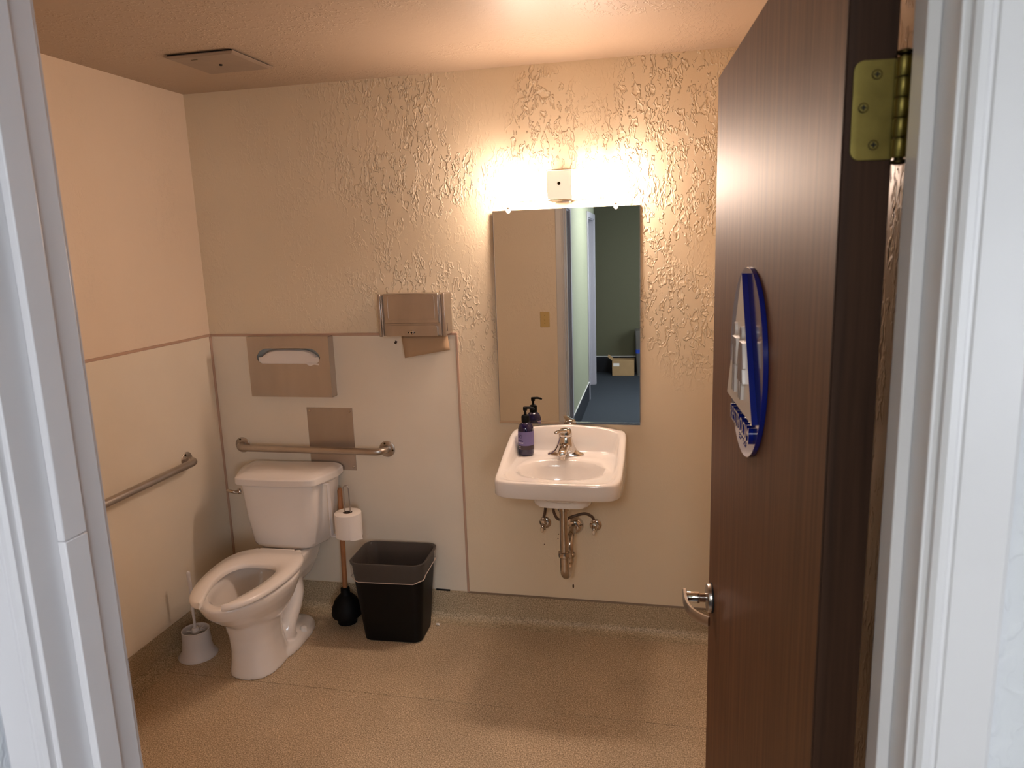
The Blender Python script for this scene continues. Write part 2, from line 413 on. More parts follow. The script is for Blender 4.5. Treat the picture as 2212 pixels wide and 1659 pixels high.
# cove base
def cove(name, m, label, along):
    prof = [(0, BASE), (.005, BASE - .001)]
    R = .035
    prof += [(.005, R + .005)] + [(.005 + R - R * cos(a), .003 + R - R * sin(a)) for a in [pi / 2 * k / 7 for k in range(8)]] + [(.062, .001), (.062, -.002), (0, -.002)]
    q = MB()
    if along == 'back':
        rings = [[(x, -d, z) for d, z in prof] for x in (0, XR)]
    elif along == 'right':
        rings = [[(XR - d, y, z) for d, z in prof] for y in (-.062, YF)]
    else:
        rings = [[(d, y, z) for d, z in prof] for y in (-.062, YF)]
    q.loft(rings)
    return struct(q.build(name, m, angle=30), label, 'baseboard')
cb = cove('baseboard_back', M['cove'], 'speckled tan cove base along the back wall under the sink', 'back')
MB().box(PANX, XR, -.0065, 0, BASE - .004, BASE + .003).build('cap_strip', M['capmetal'], cb, smooth=False)
cl = cove('baseboard_left', M['cove'], 'speckled brown cove base along the left wall by the toilet brush', 'left')

cove('baseboard_right', M['cove'], 'speckled cove base along the right wall behind the door', 'right')

# front wall, in three pieces round the doorway: room skin and hall skin
HD = 2.075           # head of the doorway
def front(name, y0, y1, m, x0, x1, label):
    q = MB().box(x0, XL - .018, y0, y1, 0, H).box(XJ + .018, x1, y0, y1, 0, H).box(XL - .018, XJ + .018, y0, y1, HD + .018, H)
    return struct(q.build(name, m, smooth=False), label, 'wall')
front('wall_front', YF - .06, YF, M['wall_side'], -.1, XR + .1, 'beige front wall with light switch, seen in the mirror')
front('wall_hall_front', YH, YF - .06, M['hall_white'], -.1, XHR, 'white textured hall wall at the right edge beside the casing')

# door frame
tr = thing('trim_1', 'white painted door frame with stops and casings round the doorway', 'door frame', (XL, YH, 0), kind='structure')
def TB(x0, x1, y0, y1, z0, z1, name, m=None, bevel=.0015):
    return MB().box(x0 - XL, x1 - XL, y0 - YH, y1 - YH, z0, z1).build(name, m or M['white_paint'], tr, bevel=bevel)
TB(XL - .018, XL, YH, YF, 0, HD + .018, 'jamb'); TB(XJ, XJ + .018, YH, YF, 0, HD + .018, 'jamb'); TB(XL, XJ, YH, YF, HD, HD + .018, 'head_jamb')
S0, S1 = -2.393, -2.358
TB(XL, XL + .011, S0, S1, 1.4135, HD, 'stop'); TB(XL, XL + .0112, S0, S1, 0, 1.413, 'stop')
TB(XJ - .011, XJ, S0, S1, 0, HD, 'stop'); TB(XL + .011, XJ - .011, S0, S1, HD - .011, HD, 'stop')
def casing(name, xa, sgn, y, out):
    """moulded casing running up the jamb: xa inner edge, sgn direction away from the opening, out = +1 room / -1 hall"""
    prof = [(0, 0), (0, .009), (.004, .0125), (.010, .0125), (.0115, .0095), (.0145, .0095), (.016, .012), (.052, .0135), (.0555, .0115), (.057, .008), (.057, 0)]
    q = MB(); q.loft([[(xa + sgn * a - XL, y + out * d - YH, z) for a, d in prof] for z in (0, HD + .062)])
    return q.build(name, M['white_paint'], tr, angle=25)
casing('casing', XL - .006, -1, YH, -1); casing('casing', XJ + .006, 1, YH, -1)
casing('casing', XL - .006, -1, YF, 1)
TB(XJ + .006, XJ + .063, YF, YF + .012, 0, HD + .062, 'casing')
TB(XL - .006, XJ + .006, YH - .0125, YH, HD + .006, HD + .062, 'head_casing'); TB(XL - .006, XJ + .006, YF, YF + .0125, HD + .006, HD + .062, 'head_casing')
MB().box(0, .0012, YF - .040 - YH, YF - .008 - YH, .89, .95).box(-.001, .0018, YF - .032 - YH, YF - .016 - YH, .905, .935).build('strike_plate', M['steel'], tr, smooth=False)

# ------------------------------------------------------------------ hall behind the camera (seen in the mirror)
struct(MB().box(.9, XHR, -7.2, YH, -.1, 0).build('floor_hall', M['carpet'], smooth=False), 'blue grey hall carpet reflected in the mirror', 'floor')
struct(MB().box(.9, XHR, -7.2, YH, H, H + .1).build('ceiling_hall', M['hall_ceiling'], smooth=False), 'hall ceiling outside the restroom door', 'ceiling')
D1, D2 = (-3.31, -2.62), (-6.05, -5.15)
q = MB()
struct(MB().box(XHALL - .11, XHALL, D1[1], YH, 0, H).build('wall_hall_corner', M['hall_white'], smooth=False), 'strip of grey white hall wall at the lower left picture edge', 'wall')
q.box(XHALL - .11, XHALL, D2[1], D1[0], 0, H).box(XHALL - .11, XHALL, D1[0], D1[1], 2.03, H).box(XHALL - .11, XHALL, D2[0], D2[1], 2.03, H).box(XHALL - .11, XHALL, D2[0] - .04, D2[0], 0, H)
struct(q.build('wall_hall_left', M['hall_green'], smooth=False), 'pale green hall wall reflected in the mirror', 'wall')
struct(MB().box(-.2, XHR, YFAR - .1, YFAR, 0, H).build('wall_hall_far', M['hall_olive'], smooth=False), 'dim olive wall at the far end of the hall in the mirror', 'wall')
struct(MB().box(XHR, XHR + .1, -7.2, YF - .06, 0, H).build('wall_hall_right', M['hall_white'], smooth=False), 'hall wall to the right, outside the picture', 'wall')
struct(MB().box(-.3, -.2, YFAR, -6.05, 0, H).build('wall_side_room', M['hall_olive'], smooth=False), 'side wall past the far hall frame', 'wall')
struct(MB().box(XHALL - .45, XHALL - .4, -6.1, YH, 0, H).build('wall_room_beyond', M['hall_olive'], smooth=False), 'dim wall inside the rooms off the hall', 'wall')
hb = struct(MB().box(XHALL, XHALL + .008, D2[1], D1[0], 0, .2).build('baseboard_hall', M['hall_base'], smooth=False), 'dark blue hall base below the pale green wall in the mirror', 'baseboard')
MB().box(XHALL, XHALL + .009, D2[1], D1[0], .2, .207).build('cap_strip', M['white_paint'], hb, smooth=False)
hb = struct(MB().box(-.2, XHR, YFAR, YFAR + .008, 0, .215).build('baseboard_hall_far', M['hall_base'], smooth=False), 'dark base along the far olive wall behind the cardboard box', 'baseboard')
MB().box(-.2, XHR, YFAR, YFAR + .009, .215, .223).build('cap_strip', M['white_paint'], hb, smooth=False)
for i, (a, b_) in enumerate((D1, D2)):
    t = thing('trim_%d' % (i + 2), ('grey door frame nearest the restroom doorway in the mirror', 'grey door frame at the far end of the hall in the mirror')[i], 'door frame', (XHALL, a, 0), kind='structure')
    def F(x0, x1, y0, y1, z0, z1, nm): MB().box(x0 - XHALL, x1 - XHALL, y0 - a, y1 - a, z0, z1).build(nm, M['grey_door'], t, bevel=.002)
    x0, x1 = XHALL - .11, XHALL
    F(x0, x1, a, a + .018, 0, 2.03, 'jamb'); F(x0, x1, b_ - .018, b_, 0, 2.03, 'jamb'); F(x0, x1, a, b_, 2.012, 2.03, 'head_jamb')
    F(x0 + .03, x0 + .065, a + .018, a + .032, 0, 2.01, 'stop')
    F(x1, x1 + .014, a - .055, a + .006, 0, 2.086, 'casing')
    if i: F(x1, x1 + .014, b_ - .006, b_ + .055, 0, 2.086, 'casing')
    else: F(x1, x1 + .014, b_ - .006, b_ + .055, 0, 2.086, 'casing')
    F(x1, x1 + .014, a, b_, 2.024, 2.086, 'head_casing')
# hall ceiling lamp
t = thing('ceiling_light', 'long fluorescent hall lamp on the ceiling outside the door', 'ceiling light', (2.05, -4.4, H))
for x0, x1, y0, y1 in ((-.32, .32, -.62, -.60), (-.32, .32, .60, .62), (-.32, -.30, -.6, .6), (.30, .32, -.6, .6)):
    MB().box(x0, x1, y0, y1, -.05, 0).build('lamp_frame', M['white_paint'], t, smooth=False)
MB().box(-.30, .30, -.6, .6, -.045, -.04).build('diffuser', M['tube_light'], t, smooth=False)
# glowing window added out of view, in the right hall wall, as fill light
WY0, WY1, WZ0, WZ1 = -5.7, -4.5, .85, 2.05
t = thing('fill_window_1', 'added two-pane fill-light window in the hall, outside the picture to the right', 'window', (XHR, (WY0 + WY1) / 2, WZ0), kind='structure')
hw_, hh_ = (WY1 - WY0) / 2, WZ1 - WZ0
for y0, y1, z0, z1 in ((-hw_ - .05, -hw_, -.05, hh_ + .05), (hw_, hw_ + .05, -.05, hh_ + .05), (-hw_, hw_, -.05, 0), (-hw_, hw_, hh_, hh_ + .05), (-.025, .025, 0, hh_)):
    MB().box(-.04, .0, y0, y1, z0, z1).build('window_frame', M['white_paint'], t, bevel=.003)
for y0, y1 in ((-hw_, -.025), (.025, hw_)):
    MB().box(-.012, -.006, y0, y1, 0, hh_).build('pane', M['fill_glow'], t, smooth=False)
# boxes at the end of the hall
t = thing('cardboard_box', 'small open cardboard box on the hall carpet in the mirror', 'box', (1.69, -6.78, 0))
MB().box(-.145, .145, -.12, .12, 0, .205).build('body', M['cardboard'], t, bevel=.003)
q = MB(); q.add([(-.145, .12, .205), (-.145, -.12, .205), (-.205, -.12, .255), (-.205, .12, .255), (-.143, .12, .208), (-.143, -.12, .208), (-.203, -.12, .258), (-.203, .12, .258)], [(0, 1, 2, 3), (4, 7, 6, 5), (0, 4, 5, 1), (2, 6, 7, 3), (1, 5, 6, 2), (0, 3, 7, 4)])
q.build('flap', M['cardboard'], t, smooth=False)
MB().box(-.13, -.05, .1205, .122, .13, .17).build('paper_label', M['paper'], t, smooth=False)
t = thing('storage_tub', 'tall dark tub with a blue band beside the cardboard box', 'tub', (1.98, -6.78, 0))
MB().loft([[(x, y, z) for x, y in rrect(a, c, .02)] for z, a, c in ((0, .11, .11), (.60, .14, .14))]).build('body', M['dark_card'], t)
MB().loft([[(x, y, z) for x, y in rrect(a, c, .02)] for z, a, c in ((.30, .1285, .1285), (.35, .131, .131))]).build('band', M['blue_tape'], t)

# ------------------------------------------------------------------ light switch on the front wall
t = thing('light_switch', 'ivory light switch plate on the front wall, in the mirror', 'light switch', (1.283, YF, 1.193))
MB().box(-.035, .035, 0, .006, -.057, .057).build('plate', M['ivory'], t, bevel=.003)
MB().box(-.005, .005, .005, .016, -.011, .006).build('toggle', M['ivory'], t, bevel=.002)
for dz in (-.03, .03): MB().lathe([(.003, .006), (.003, .0075)], (0, 0, dz), 10, 'y').build('screw', M['brass'], t)

# ------------------------------------------------------------------ door
DA = radians(4.28); HC = (2.303, -2.306)
dr = thing('door_1', 'dark walnut door swung open into the restroom on brass hinges', 'door', (HC[0], HC[1], 0), DA, kind='structure')
DT, DW, DZ = .044, .906, 2.066
MB().box(0.0, DT, 0.001, DW, .012, DZ).build('slab', M['door'], dr, bevel=.0015)
MB().box(.0006, DT - .0006, -.0015, .0015, .012, DZ).build('hinge_edge', M['door_edge'], dr, smooth=False)
MB().box(-.0008, .0002, .0, .0022, .012, DZ).build('edge_band', M['door_edge'], dr, smooth=False)
HB = (DT + .0025, -.011)   # hinge pin
def hinge(z0, z1):
    h = bpy.data.objects.new('hinge', None); col.objects.link(h); h.parent = dr; h.empty_display_size = .03
    # leaf let into the door edge, bending to the pin
    out = []
    zc, hz = (z0 + z1) / 2, (z1 - z0) / 2
    pts = []
    for sx, sz, a0 in ((-1, 1, pi / 2), (-1, -1, pi)):
        for k in range(7):
            a = a0 + pi / 2 * k / 6; pts.append((.006 + .009 + .009 * cos(a), zc + sz * (hz - .009) + .009 * sin(a)))
    pts = pts + [(HB[0] - .003, z0), (HB[0] - .003, z1)]
    n = len(pts)
    MB().add([(x, -.0035, z) for x, z in pts] + [(x, -.0012, z) for x, z in pts], [tuple(range(n))] + [tuple(range(2 * n - 1, n - 1, -1))] + [(i, (i + 1) % n, n + (i + 1) % n, n + i) for i in range(n)]).build('leaf', M['brass'], h, angle=25)
    for dz in (.34, -.05):
        zz = zc + hz * dz * 2 * .5
    for k in range(5):
        a, b2 = z0 + (z1 - z0) * k / 5 + .0005, z0 + (z1 - z0) * (k + 1) / 5 - .0005
        MB().lathe([(.0060, a), (.0065, a + .001), (.0065, b2 - .001), (.0060, b2)], (HB[0], HB[1], 0), 16).build('knuckle', M['brass'], h)
    MB().lathe([(.004, z0 - .002), (.004, z1 + .002)], (HB[0], HB[1], 0), 12).build('pin', M['brass_dark'], h)
    for zz in (z0 - .006, z1 + .001):
        MB().lathe([(.004, zz), (.0072, zz + .0015), (.0072, zz + .0035), (.004, zz + .005)], (HB[0], HB[1], 0), 16).build('pin_tip', M['brass_dark'], h)
    for x, dz in ((.026, .71), (.0155, .06), (.026, -.70)):
        sc = MB().lathe([(.0046, 0), (.0046, .0030)], (x, -.0042, zc + hz * dz), 16, 'y').build('screw', M['brass_dark'], h)
        MB().lathe([(.0036, 0), (.0036, .001)], (x, -.0046, zc + hz * dz), 16, 'y').build('screw', M['brass'], h)
        MB().box(x - .0025, x + .0025, -.0050, -.0045, zc + hz * dz - .0007, zc + hz * dz + .0007).box(x - .0007, x + .0007, -.0050, -.0045, zc + hz * dz - .0025, zc + hz * dz + .0025).build('screw_slot', M['dark'], h, smooth=False)
    # leaf on the jamb side
    MB().box(HB[0] + .002, HB[0] + .0035, -.05, HB[1], z0, z1).build('jamb_leaf', M['brass'], h, smooth=False)
    return h
hinge(1.809, 1.897)
hinge(.22, .308)
hd = bpy.data.objects.new('door_handle', None); col.objects.link(hd); hd.parent = dr; hd.location = (0, .842, .933)
MB().lathe([(.034, -.0035), (.034, -.0005)], (0, 0, 0), 40, 'x').build('gasket', M['dark'], hd)
MB().lathe([(.028, -.0135), (.0315, -.0125), (.033, -.0105), (.033, -.0035)], (0, 0, 0), 40, 'x').build('rose', M['steel'], hd)
MB().lathe([(.0105, -.030), (.0105, -.012)], (0, 0, 0), 24, 'x').lathe([(.0125, -.060), (.0135, -.0585), (.0135, -.030), (.0125, -.029)], (0, 0, 0), 24, 'x').build('neck', M['chrome'], hd)
# flat lever: sweeps toward the hinge side and returns to the door
ctrl = [(-.061, .012, .003), (-.062, -.012, .001), (-.060, -.040, -.001), (-.052, -.070, -.001), (-.038, -.092, -.001), (-.020, -.108, -.001)]
path = smooth_path(ctrl, 6); rings = []
for i, pt in enumerate(path):
    tt = (path[min(i + 1, len(path) - 1)] - path[max(i - 1, 0)]).normalized(); nn = Vector((tt.y, -tt.x, 0)).normalized()
    f = i / (len(path) - 1); hw = .0125 - .0015 * f; th = .0048 - .0012 * f
    rings.append([tuple(pt + nn * (th * a) + Vector((0, 0, hw * c))) for a, c in ((1, .7), (.6, 1), (-.6, 1), (-1, .7), (-1, -.7), (-.6, -1), (.6, -1), (1, -.7))])
MB().loft(rings).build('lever', M['steel'], hd, angle=50)
MB().lathe([(.004, -.0655), (.004, -.064)], (0, .004, 0), 12, 'x').build('lock_button', M['chrome'], hd)

# restroom sign on the door (local: y along the door, z up, -x outwards)
SGY, SGZ = .452, 1.542
Rz = Matrix.Rotation(DA, 3, 'Z'); sp = Rz @ Vector((0, SGY, 0))
sg = thing('restroom_sign', 'round blue restroom sign with white triangle and two figures on the door', 'sign', (HC[0] + sp.x, HC[1] + sp.y, SGZ), DA)
t3 = lambda base: (lambda u, v, w: (-base - w, -u, v))
circ = [(.152 * cos(2 * pi * k / 72), .152 * sin(2 * pi * k / 72)) for k in range(72)]
plate('disc', circ, [], .0075, M['blue'], sg, t3(.0005), .001)
tri = [(0, .1425), (-.124, -.073), (.124, -.073)]
o = plate('triangle', tri, [], .0085, M['blue'], sg, t3(.008))
o.data.materials.append(M['sign_white'])
for pgn in o.data.polygons:
    if abs(pgn.normal.x) > .9: pgn.material_index = 1
BT = .0165
def pict(name, poly):
    o = plate(name, poly, [], .0045, M['sign_white'], sg, t3(BT)); o.data.materials.append(M['blue_face'])
    for pgn in o.data.polygons:
        if abs(pgn.normal.x) > .9: pgn.material_index = 1
for cx in (-.030, .034):
    pict('figure_head', [(cx + .0105 * cos(2 * pi * k / 20), .052 + .0105 * sin(2 * pi * k / 20)) for k in range(20)])
cx = -.030
pict('figure_body', [(cx + x, z) for x, z in ((-.019, .038), (.019, .038), (.022, .032), (.022, -.004), (.016, -.004), (.016, .024), (.0125, .024), (.0125, -.052), (.002, -.052), (.002, -.008), (-.002, -.008), (-.002, -.052), (-.0125, -.052), (-.0125, .024), (-.016, .024), (-.016, -.004), (-.022, -.004), (-.022, .032))])
cx = .034
pict('figure_body', [(cx + x, z) for x, z in ((-.015, .038), (.015, .038), (.027, .000), (.021, -.002), (.013, .022), (.026, -.024), (.013, -.024), (.013, -.052), (.003, -.052), (.003, -.024), (-.003, -.024), (-.003, -.052), (-.013, -.052), (-.013, -.024), (-.026, -.024), (-.013, .022), (-.021, -.002), (-.027, .000))])
text_mesh('lettering', 'RESTROOM', .036, .0035, [M['sign_white'], M['blue']], sg, lambda u, v, w: (-.008 - w, -u, v - .111))
q = MB(); random.seed(3)
for k in range(8):
    for a in range(2):
        for c in range(3):
            if random.random() < .55:
                q.lathe([(.0012, 0), (.0009, .0008)], (0, 0, 0), 6, 'x', True, True)
                for i in range(len(q.v) - 12, len(q.v)):
                    v = q.v[i]; q.v[i] = (-.008 - abs(v[0]), v[1] - (-.032 + k * .009 + a * .0035), v[2] - .125 - c * .0035)
q.build('braille', M['blue'], sg, smooth=False)
text_mesh('maker_line', 'ADA', .006, .0002, M['sign_white'], sg, lambda u, v, w: (-.0081 - w, -u, v - .138)) if False else None

# ------------------------------------------------------------------ toilet (local: x across, -y forward, origin at wall)
TX, TR = .398, radians(2.5)
to = thing('toilet', 'white two-piece toilet with open-front seat in the left corner', 'toilet', (TX, -.02, 0), TR)
def egg(hw, yb, yf, z, n=48, e=2.0, blunt=0.):
    """plan outline of a bowl: yb back, yf front (negative)"""
    out = []; split = yb - (yb - yf) * .42
    for i in range(n):
        a = 2 * pi * i / n; c, s_ = cos(a), sin(a)
        x = hw * math.copysign(abs(c) ** (2 / e), c)
        y = split + (s_ ** 1 if s_ > 0 else s_) * ((yb - split) if s_ > 0 else (split - yf))
        out.append((x, y, z))
    return out
q = MB()
# bowl outside up to the rim, then down the inside
q.loft([egg(.060, -.34, -.52, .17), egg(.085, -.32, -.565, .195), egg(.118, -.29, -.63, .24), egg(.148, -.27, -.695, .29), egg(.168, -.25, -.745, .335), egg(.179, -.235, -.765, .365), egg(.182, -.23, -.772, .385), egg(.178, -.236, -.766, .395),
        egg(.140, -.285, -.725, .394), egg(.130, -.295, -.712, .375), egg(.126, -.30, -.70, .34), egg(.105, -.33, -.66, .28), egg(.055, -.40, -.56, .235)])
# shelf under the tank
q.loft([[(x, y, z) for x, y in rrect(hx, hy, .04, 5, 0, cy)] for z, hx, hy, cy in ((.25, .08, .10, -.17), (.31, .105, .125, -.165), (.365, .118, .145, -.165), (.392, .12, .148, -.165))])
# pedestal
q.loft([[(x, y, z) for x, y in superell(hx, hy, 2.6, 40, 0, cy)] for z, hx, hy, cy in ((0, .106, .140, -.472), (.012, .106, .140, -.472), (.05, .098, .132, -.476), (.11, .090, .122, -.482), (.17, .090, .125, -.484), (.215, .098, .14, -.48), (.25, .10, .15, -.48))])
# web and rear column under the shelf
q.loft([[(x, y, z) for x, y in rrect(hx, hy, .03, 5, 0, cy)] for z, hx, hy, cy in ((.03, .036, .15, -.30), (.15, .032, .14, -.28), (.29, .05, .12, -.22))])
# trapway bulges
for sx in (-1, 1):
    q.tube(smooth_path([(sx * .050, -.215, .29), (sx * .066, -.235, .225), (sx * .070, -.275, .17), (sx * .068, -.325, .12), (sx * .066, -.345, .075), (sx * .06, -.32, .02)], 5), [.036] * 26, 14)
# foot flange
q.loft([[(x, y, z) for x, y in superell(hx, hy, 3, 40, 0, -.295)] for z, hx, hy in ((0, .124, .19), (.020, .124, .19), (.036, .114, .182), (.05, .07, .15))])
bowl = q.build('bowl', M['porcelain'], to, smooth=False)
rm = bowl.modifiers.new('remesh', 'REMESH'); rm.mode = 'VOXEL'; rm.voxel_size = .0055; rm.use_smooth_shade = True
sm = bowl.modifiers.new('smooth', 'SMOOTH'); sm.iterations = 9; sm.factor = .5
MB().loft([egg(.062, -.385, -.585, .243), egg(.058, -.39, -.58, .244)]).build('water', mat('bowl_water', lin(150, 140, 122), .05), to)
# open front seat
sq = MB()
ho = smooth_path([(x, y, 0) for x, y in ((0, -.258), (.075, -.260), (.135, -.285), (.172, -.345), (.184, -.43), (.180, -.53), (.163, -.63), (.132, -.715), (.090, -.768), (.047, -.786))], 4)
hi = smooth_path([(x, y, 0) for x, y in ((0, -.412), (.045, -.415), (.082, -.432), (.106, -.472), (.112, -.53), (.103, -.60), (.085, -.665), (.066, -.715), (.054, -.748), (.047, -.776))], 4)
outer = [(p.x, p.y) for p in reversed(ho)] + [(-p.x, p.y) for p in ho[1:]]
inner = [(p.x, p.y) for p in reversed(hi)] + [(-p.x, p.y) for p in hi[1:]]
zt, zb = .428, .404
rings = []
for (xo, yo), (xi, yi) in zip(outer, inner):
    d = Vector((xo - xi, yo - yi)).normalized() * .007
    rings.append([(xi + d.x * .2, yi + d.y * .2, zb), (xi, yi, zb + .006), (xi, yi, zt - .010), (xi + d.x, yi + d.y, zt - .002), ((xi * .55 + xo * .45), (yi * .55 + yo * .45), zt + .001), (xo - d.x, yo - d.y, zt - .001), (xo, yo, zt - .009), (xo, yo, zb + .004), (xo - d.x * .5, yo - d.y * .5, zb)])
sq.loft(rings)
seat = sq.build('seat', M['seat'], to, angle=60)
MB().box(-.085, .085, -.285, -.245, .404, .424).build('hinge_bar', M['seat'], seat, bevel=.006)
for sx in (-.1, .1):
    MB().lathe([(.016, .396), (.016, .412), (.012, .417)], (sx, -.25, 0), 16).build('hinge_cap', M['seat'], to)
    q = MB().lathe([(.0165, .018), (.0165, .03), (.014, .042), (.006, .048)], (sx * 1.0, -.262, .012), 20)
    q.build('bolt_cap', M['porcelain'], to)
# tank
def tank_ring(hb, hf, yb, yf, z, bow=.012, ch=.03):
    """plan outline: wide straight back, slanted sides, gently bowed front"""
    pts = [(hb, yb)] + [(hb, yb - .012)]
    corner = [(hb, yf + (yb - yf) * .62), (hf + .012, yf + .012), (hf - .006, yf)]
    pts += corner
    for k in range(1, 8):
        f = k / 8; x = (hf - .006) * (1 - 2 * f); pts.append((x, yf - bow * (1 - (1 - 2 * f) ** 2)))
    pts += [(-x, y) for x, y in reversed(corner)] + [(-hb, yb - .012), (-hb, yb)]
    return [(x, y, z) for x, y in pts]
q = MB(); q.loft([tank_ring(.150, .105, -.03, -.165, .392), tank_ring(.172, .125, -.022, -.182, .402), tank_ring(.184, .137, -.016, -.19, .425), tank_ring(.202, .154, -.012, -.198, .55), tank_ring(.220, .166, -.01, -.205, .705)])
tk = q.build('tank', M['porcelain'], to, angle=38, bevel=.008, seg=3)
def lid_top(z, ins, dip):
    r = tank_ring(.240 - ins, .182 - ins * .8, -.004, -.228 + ins, z, .010 - dip)
    return r
q = MB(); q.loft([tank_ring(.232, .176, -.006, -.220, .706, .010), tank_ring(.240, .182, -.004, -.228, .712, .010), lid_top(.742, .001, .0), lid_top(.754, .018, .026), lid_top(.760, .045, .012)])
q.build('tank_lid', M['porcelain'], to, angle=40, bevel=.005, seg=3)
lv = bpy.data.objects.new('flush_lever', None); col.objects.link(lv); lv.parent = to; lv.location = (-.192, -.185, .668)
MB().lathe([(.013, -.004), (.013, .006), (.009, .011)], (0, 0, 0), 16, 'y').build('boss', M['chrome_worn'], lv).rotation_euler = (0, 0, radians(-45) + pi)
MB().tube([(0, -.014, 0), (-.012, -.024, .004), (-.03, -.030, .010), (-.044, -.030, .013)], [.007, .008, .0085, .006], 12).build('arm', M['chrome_worn'], lv)

# ------------------------------------------------------------------ toilet brush and its holder
bx, by = .106, -.485
t = thing('brush_holder', 'white flared plastic toilet brush holder on the floor left of the toilet', 'brush holder', (bx, by, 0))
MB().lathe([(.082, 0), (.083, .004), (.076, .012), (.067, .026), (.062, .05), (.058, .115), (.0585, .122), (.056, .123), (.054, .118), (.055, .05), (.05, .008)], (0, 0, 0), 40).build('cup', M['white_plastic'], t, angle=60)
t = thing('toilet_brush', 'white toilet brush with slim handle standing in its holder', 'brush', (bx, by, .008))
MB().lathe([(.010, .085), (.017, .10), (.018, .112), (.012, .122)], (0, 0, 0), 20).build('collar', M['white_plastic'], t)
q = MB(); q.tube(smooth_path([(0, 0, .115), (-.001, 0, .2), (.001, 0, .3), (.0, -.002, .36), (.002, -.004, .388)], 5), [.006] * 8 + [.0075] * 4 + [.0085] * 6 + [.009, .008, .005], 12)
q.build('handle', M['white_plastic'], t)
q = MB(); random.seed(2)
for k in range(70):
    a = k * 2.4; r = .022 + .026 * random.random(); z = .02 + .088 * random.random()
    q.tube([(.006 * cos(a), .006 * sin(a), z), (r * cos(a), r * sin(a), z + .012)], [.0022, .0014], 5)
o = q.build('bristles', M['white_plastic'], t); o['kind'] = 'stuff'

# ------------------------------------------------------------------ plunger
t = thing('plunger', 'black rubber plunger with wooden handle standing behind the bin', 'plunger', (.648, -.115, 0))
MB().lathe([(.040, 0), (.045, .003), (.047, .030), (.052, .034), (.068, .040), (.071, .052), (.066, .085), (.052, .118), (.030, .142), (.022, .150), (.021, .175), (.015, .178)], (0, 0, 0), 40).build('cup', M['rubber'], t, angle=50)
MB().tube([(0, 0, .165), (-.008, .030, .42), (-.015, .055, .635), (-.0155, .057, .648)], [.0115, .0115, .0115, .007], 16).build('handle', M['stick'], t)

# ------------------------------------------------------------------ paper holder hung on the tank and its roll
px_, py_ = .716, -.165
t = thing('paper_holder', 'wire toilet paper holder hooked over the tank side', 'paper holder', (px_, py_, 0))
q = MB()
loop = [(-.013, 0, .458), (-.0135, 0, .55), (-.0125, 0, .685)] + [(.0 + .0125 * cos(a), 0, .685 + .0125 * sin(a)) for a in [pi - pi * k / 8 for k in range(1, 8)]] + [(.0125, 0, .685), (.0135, 0, .55), (.013, 0, .458)]
q.tube(loop, .0028, 10).build('wire_loop', M['steel'], t)
q = MB(); q.box(-.083, .02, -.012, .012, .4535, .4595).build('arm', M['white_plastic'], t, bevel=.002)
MB().box(-.087, -.083, -.012, .012, .4535, .7035).box(-.107, -.083, -.012, .012, .7005, .7045).build('bracket', M['white_plastic'], t, bevel=.001)
t = thing('toilet_paper_roll', 'white toilet paper roll threaded on the wire holder beside the tank', 'toilet paper', (px_, py_, .4605))
HR = .112
prof = [(.021, 0), (.058, .0), (.0605, .002), (.0605, HR - .002), (.058, HR), (.021, HR)]
q = MB(); q.lathe(prof + [(.021, 0)], (0, 0, 0), 48, 'z', False, False).build('roll', M['paper'], t, angle=50)
q = MB(); q.lathe([(.0212, .001), (.0212, HR - .001), (.0198, HR - .001), (.0198, .001), (.0212, .001)], (0, 0, 0), 32, 'z', False, False).build('core', M['core'], t)
# loose end of the sheet
q = MB(); vs = []; nA = 14
for j, (z, dr_) in enumerate(((HR - .012, .0004), (HR * .6, .0015), (HR * .3, .002), (-.002, .003))):
    for i in range(nA + 1):
        a = radians(-62 + 52 * i / nA); f = i / nA
        r = .0608 + dr_ * (.4 + f) + (.006 * max(0, f - .8) / .2 if j == 3 else 0)
        zz = z - (.006 * f if j == 3 else 0)
        vs.append((r * cos(a), r * sin(a), zz))
fs = [(j * (nA + 1) + i, j * (nA + 1) + i + 1, (j + 1) * (nA + 1) + i + 1, (j + 1) * (nA + 1) + i) for j in range(3) for i in range(nA)]
q.add(vs, fs).build('loose_sheet', M['paper'], t)

# ------------------------------------------------------------------ waste bin, bag, scraps
BX, BY, BR = .921, -.158, radians(2.5)
t = thing('waste_bin', 'black rectangular plastic waste bin beside the toilet', 'bin', (BX, BY, 0), BR)
HB_ = .385
def binring(z, off=0):
    f = z / HB_
    return [(x, y, z) for x, y in rrect(.134 + (.168 - .134) * f + off, .094 + (.124 - .094) * f + off, .035 + .012 * f, 6)]
q = MB(); q.loft([binring(.0, -.006), binring(.006), binring(.2), binring(HB_ - .012), binring(HB_ - .010, .005), binring(HB_, .005), binring(HB_, -.003), binring(.2, -.004), binring(.012, -.006)])
q.build('body', M['black_plastic'], t, angle=40)
t2 = thing('bin_bag', 'clear plastic bag folded over the rim of the black bin', 'bag', (BX, BY, 0), BR)
random.seed(5)
nb = 28
def bag_ring(z, off, wave=0, seed=0, zamp=0):
    rg = binring(z, off); out = []
    cxs = len(rg)
    for i, (x, y, zz) in enumerate(rg):
        a = 2 * pi * i / cxs
        out.append((x * (1 + wave * sin(9 * a + seed)), y * (1 + wave * sin(7 * a + seed * 2)), zz + zamp * (sin(a * 2 + 1) * .6 + sin(a * 5 + seed) * .25 + .5 * cos(a - .3))))
    return out
